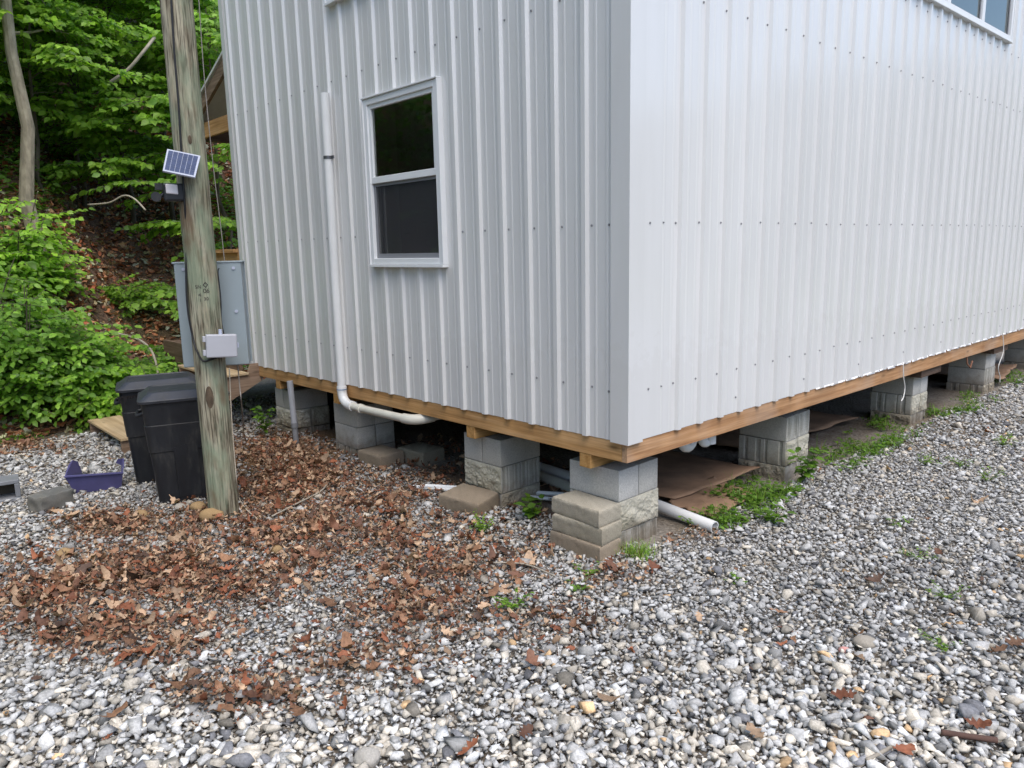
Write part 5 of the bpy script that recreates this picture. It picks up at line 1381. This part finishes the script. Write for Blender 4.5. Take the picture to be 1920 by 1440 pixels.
# low undergrowth on the upper slope, thin over the bare bank
n_ = 60000; uy = rng.uniform(-7, 8, n_); us = rng.uniform(.9, 13, n_); uxx = toe(uy) - us
P3 = np.column_stack([uxx, uy, hillz(uxx, uy)]); px, py, d = projv(P3)
bare = (px > 120) & (px < 470) & (py > 340) & (us < 6.0) & ~((px > 345) & (py < 470))
k = (fbm(uxx * 1.1, uy * 1.1) > .43) & ~bare & (px > -500) & (px < 620)
uy2 = rng.uniform(-14, -3.2, 26000); ux2 = toe(uy2) - rng.uniform(.2, 8, 26000); Q3 = np.column_stack([ux2, uy2, hillz(ux2, uy2)])
qx, qy, qd = projv(Q3); Q3 = Q3[~((qd > 0) & (qx > -30) & (qx < 1950)) & (fbm(ux2 * 1.1, uy2 * 1.1) > .40)]
P3 = np.vstack([P3[k], Q3]); n_ = len(P3); P3[:, 2] += (.05 + .75 * rng.random(n_) ** 1.5) * (fbm(P3[:, 0] * 1.1, P3[:, 1] * 1.1) - .36) * 3.2
aa = rng.uniform(0, 2 * math.pi, n_)
tag(leaves_mesh('undergrowth', P3, np.column_stack([np.cos(aa), np.sin(aa), rng.uniform(-.4, .25, n_)]), np.column_stack([rng.normal(.25, .35, n_), rng.normal(0, .35, n_), np.ones(n_)]), rng.uniform(.07, .15, n_), green(n_, 0, 1.1), None),
    'low leafy undergrowth covering the upper wooded slope', 'undergrowth', kind='stuff')
print('tree leaves', tot)

# dead branches on the slope
def branch(pts, r_, label, seg=7):
    P_ = [np.asarray(p, float) for p in pts]; cable('dead_branch', P_, r_, M['deadwood'], label, 'branch', seg)
branch([at(x, y, D_) for x, y, D_ in ((155, 629, 9.2), (205, 624, 9.1), (250, 633, 9.0), (276, 648, 8.9), (290, 672, 8.85), (298, 712, 8.75))], .014, 'pale arched dead branch leaning over the shrubs behind the bins')
branch([at(x, y, D_) for x, y, D_ in ((70, 727, 8.25), (71, 750, 8.2), (84, 775, 8.15), (100, 806, 8.1))], .017, 'bleached stick propped upright in the shrubs at the left')
branch([at(x, y, D_) for x, y, D_ in ((165, 384, 10.3), (205, 380, 10.1), (232, 367, 10.0), (252, 373, 9.9), (273, 394, 9.8))], .012, 'crooked bare branch above the bare bank of leaves')
branch([at(x, y, D_) for x, y, D_ in ((205, 155, 10.6), (240, 130, 10.6), (268, 98, 10.6), (290, 70, 10.7))], .022, 'thick dark diagonal limb high among the leaves')

# ------------------------------------------------------------------ grass and weeds
def blades(P3, h, w, cols, spread, name, parent=None, label=None):
    n = len(P3); a = rng.uniform(0, 2 * math.pi, n); bend = rng.uniform(.2, 1.0, n) * spread
    dx = np.cos(a); dy = np.sin(a); V = np.zeros((n, 7, 3)); ts = (0, .45, .8, 1)
    for i, t_ in enumerate(ts):
        cx = P3[:, 0] + dx * bend * h * t_ ** 1.8; cy = P3[:, 1] + dy * bend * h * t_ ** 1.8; cz = P3[:, 2] + h * t_ * (1 - .35 * bend * t_)
        ww = w * (1 - t_ * .75)
        if i < 3:
            V[:, 2 * i] = np.stack([cx - dy * ww, cy + dx * ww, cz], -1); V[:, 2 * i + 1] = np.stack([cx + dy * ww, cy - dx * ww, cz], -1)
        else: V[:, 6] = np.stack([cx, cy, cz], -1)
    o = (np.arange(n) * 7)[:, None, None]
    F4 = (np.array([[(0, 1, 3, 2), (2, 3, 5, 4)]]) + o).reshape(-1, 4); F3 = (np.array([[(4, 5, 6)]]) + o).reshape(-1, 3)
    return bulk(name, V.reshape(-1, 3), [F4, F3], M['grass'], np.repeat(cols, 7, 0), parent)
def gcols(n, dry=.15):
    c = green(n, .08, 1.25); k = rng.random(n) < dry; c[k] = np.array([.22, .19, .08]) * rng.uniform(.6, 1.1, (k.sum(), 1)); return c
GP = []
for x0, x1, y0, y1, n in ((-.32, .10, 1.25, 2.15, 1000), (-.45, .12, 2.55, 4.5, 1900), (-.25, .14, 5.0, 6.5, 900), (-.4, .12, 7.2, 8.8, 500), (-.12, .16, .85, 1.4, 450), (-6.3, -5.95, -2.6, -.9, 500)):
    p = np.column_stack([rng.uniform(x0, x1, n), rng.uniform(y0, y1, n), np.full(n, G)]); k = fbm(p[:, 0] * 5, p[:, 1] * 5) > .485; GP.append(p[k])
GP = np.vstack(GP); n = len(GP)
tag(blades(GP, np.clip(np.exp(rng.normal(math.log(.065), .5, n)), .02, .19), rng.uniform(.0018, .004, n), gcols(n), 1.1, 'grass'), 'patchy green grass and clover along the foot of the side wall', 'grass', kind='stuff')
# small clover leaves between the blades
m_ = 2600; idx = rng.integers(0, len(GP), m_); P3 = GP[idx] + np.column_stack([rng.normal(0, .04, (m_, 2)), rng.uniform(.01, .06, m_)])
aa = rng.uniform(0, 2 * math.pi, m_)
tag(leaves_mesh('ground_cover', P3, np.column_stack([np.cos(aa), np.sin(aa), rng.uniform(-.1, .5, m_)]), np.column_stack([rng.normal(0, .3, (m_, 2)), np.ones(m_)]), rng.uniform(.02, .045, m_), green(m_, .02, 1.1), None, wid=1.6),
    'low broad leafed ground cover mixed into the wall side grass', 'ground cover', kind='stuff')
def weed(px, py, nst, h, leaf, label, hue=.05, bright=1.3, rosette=False, spread=.12, wid=1.2):
    c = onz(px, py); root = thing('weed', c, label, 'weed', 'weeds growing in the gravel')
    tb = MB(); P3 = []; D = []; Nn = []
    for s_ in range(nst):
        a = rng.uniform(0, 2 * math.pi); tip = c + np.array([math.cos(a) * spread * rng.uniform(.3, 1), math.sin(a) * spread * rng.uniform(.3, 1), h * rng.uniform(.5, 1)])
        pts = arc(c, (c + tip) / 2 + np.array([0, 0, h * .2]), tip, 5); tb.tube(pts, .0016, 4)
        for k in range(7 if not rosette else 3):
            q = pts[rng.integers(1, 5)]; aa = rng.uniform(0, 2 * math.pi); P3.append(q + rng.normal(0, .006, 3)); D.append([math.cos(aa), math.sin(aa), rng.uniform(-.1, .5)]); Nn.append([rng.normal(0, .3), rng.normal(0, .3), 1])
    n = len(P3); tb.build('stem', M['grass_stem'], root)
    leaves_mesh('leaves', np.array(P3), np.array(D, float), np.array(Nn, float), leaf * rng.uniform(.6, 1.2, n), green(n, hue, bright), root, wid=wid)
M['grass_stem'] = simple('green_stem', (.10, .15, .035), .6)
weed(498, 818, 9, .30, .075, 'leafy weed in the shade beside the grey conduit', .0, 1.2)
weed(1003, 972, 8, .15, .075, 'broad leafed weed in the shade between the two nearest piers', .08, 1.5, True, .10, 1.7)
weed(905, 1002, 20, .13, .022, 'feathery pale green weed in front of the single paver', .15, 1.7)
weed(965, 1143, 9, .10, .028, 'small weed alone among leaves in the middle of the yard', .08, 1.6)
weed(1078, 1107, 8, .05, .035, 'flat green weed on the gravel below the stacked pavers', .05, 1.4, True)
weed(1100, 1078, 7, .05, .025, 'tiny weed beside the flat one below the stacked pavers', .08, 1.4)
weed(1450, 985, 10, .12, .06, 'broad leafed weed at the end of the cardboard by the drain outlet', .05, 1.3, True)
weed(1300, 985, 9, .07, .022, 'small weeds creeping along the white drain outlet', .05, 1.4)
weed(1880, 838, 10, .12, .03, 'tallest weed in the gravel at the far right', .10, 1.4)
weed(1735, 872, 10, .10, .025, 'weed in the gravel in front of the far grass strip', .10, 1.4)
weed(1805, 878, 9, .08, .022, 'low weed between two taller ones in the right gravel', .10, 1.3)
weed(1850, 905, 9, .12, .02, 'thin straggly weed below the tallest one at the right', .12, 1.3)
weed(1775, 1125, 9, .08, .018, 'feathery weed in the middle of the right gravel', .10, 1.4)
weed(1768, 1215, 8, .05, .02, 'small weed left of the big brown leaf on the gravel', .10, 1.4)
weed(1683, 985, 8, .04, .025, 'tiny round weed halfway up the right gravel', .06, 1.5, True)
weed(1722, 1050, 8, .05, .018, 'pale weed above the feathery one in the right gravel', .10, 1.4)
weed(1380, 1095, 6, .03, .02, 'tiny weed in the grey gravel right of the corner pier', .08, 1.5)
weed(1505, 905, 12, .28, .07, 'tall weed growing against the fluted pier', .0, 1.1)
c = onz(1195, 1043); root = thing('grass_tuft', c, 'bright grass tuft at the foot of the corner pier', 'grass tuft')
n = 260; p = np.column_stack([c[0] + rng.normal(0, .045, n), c[1] + rng.normal(0, .045, n), np.full(n, G)])
blades(p, rng.uniform(.05, .12, n), rng.uniform(.0014, .0028, n), gcols(n, .25) * 1.3, 1.0, 'blades', root)
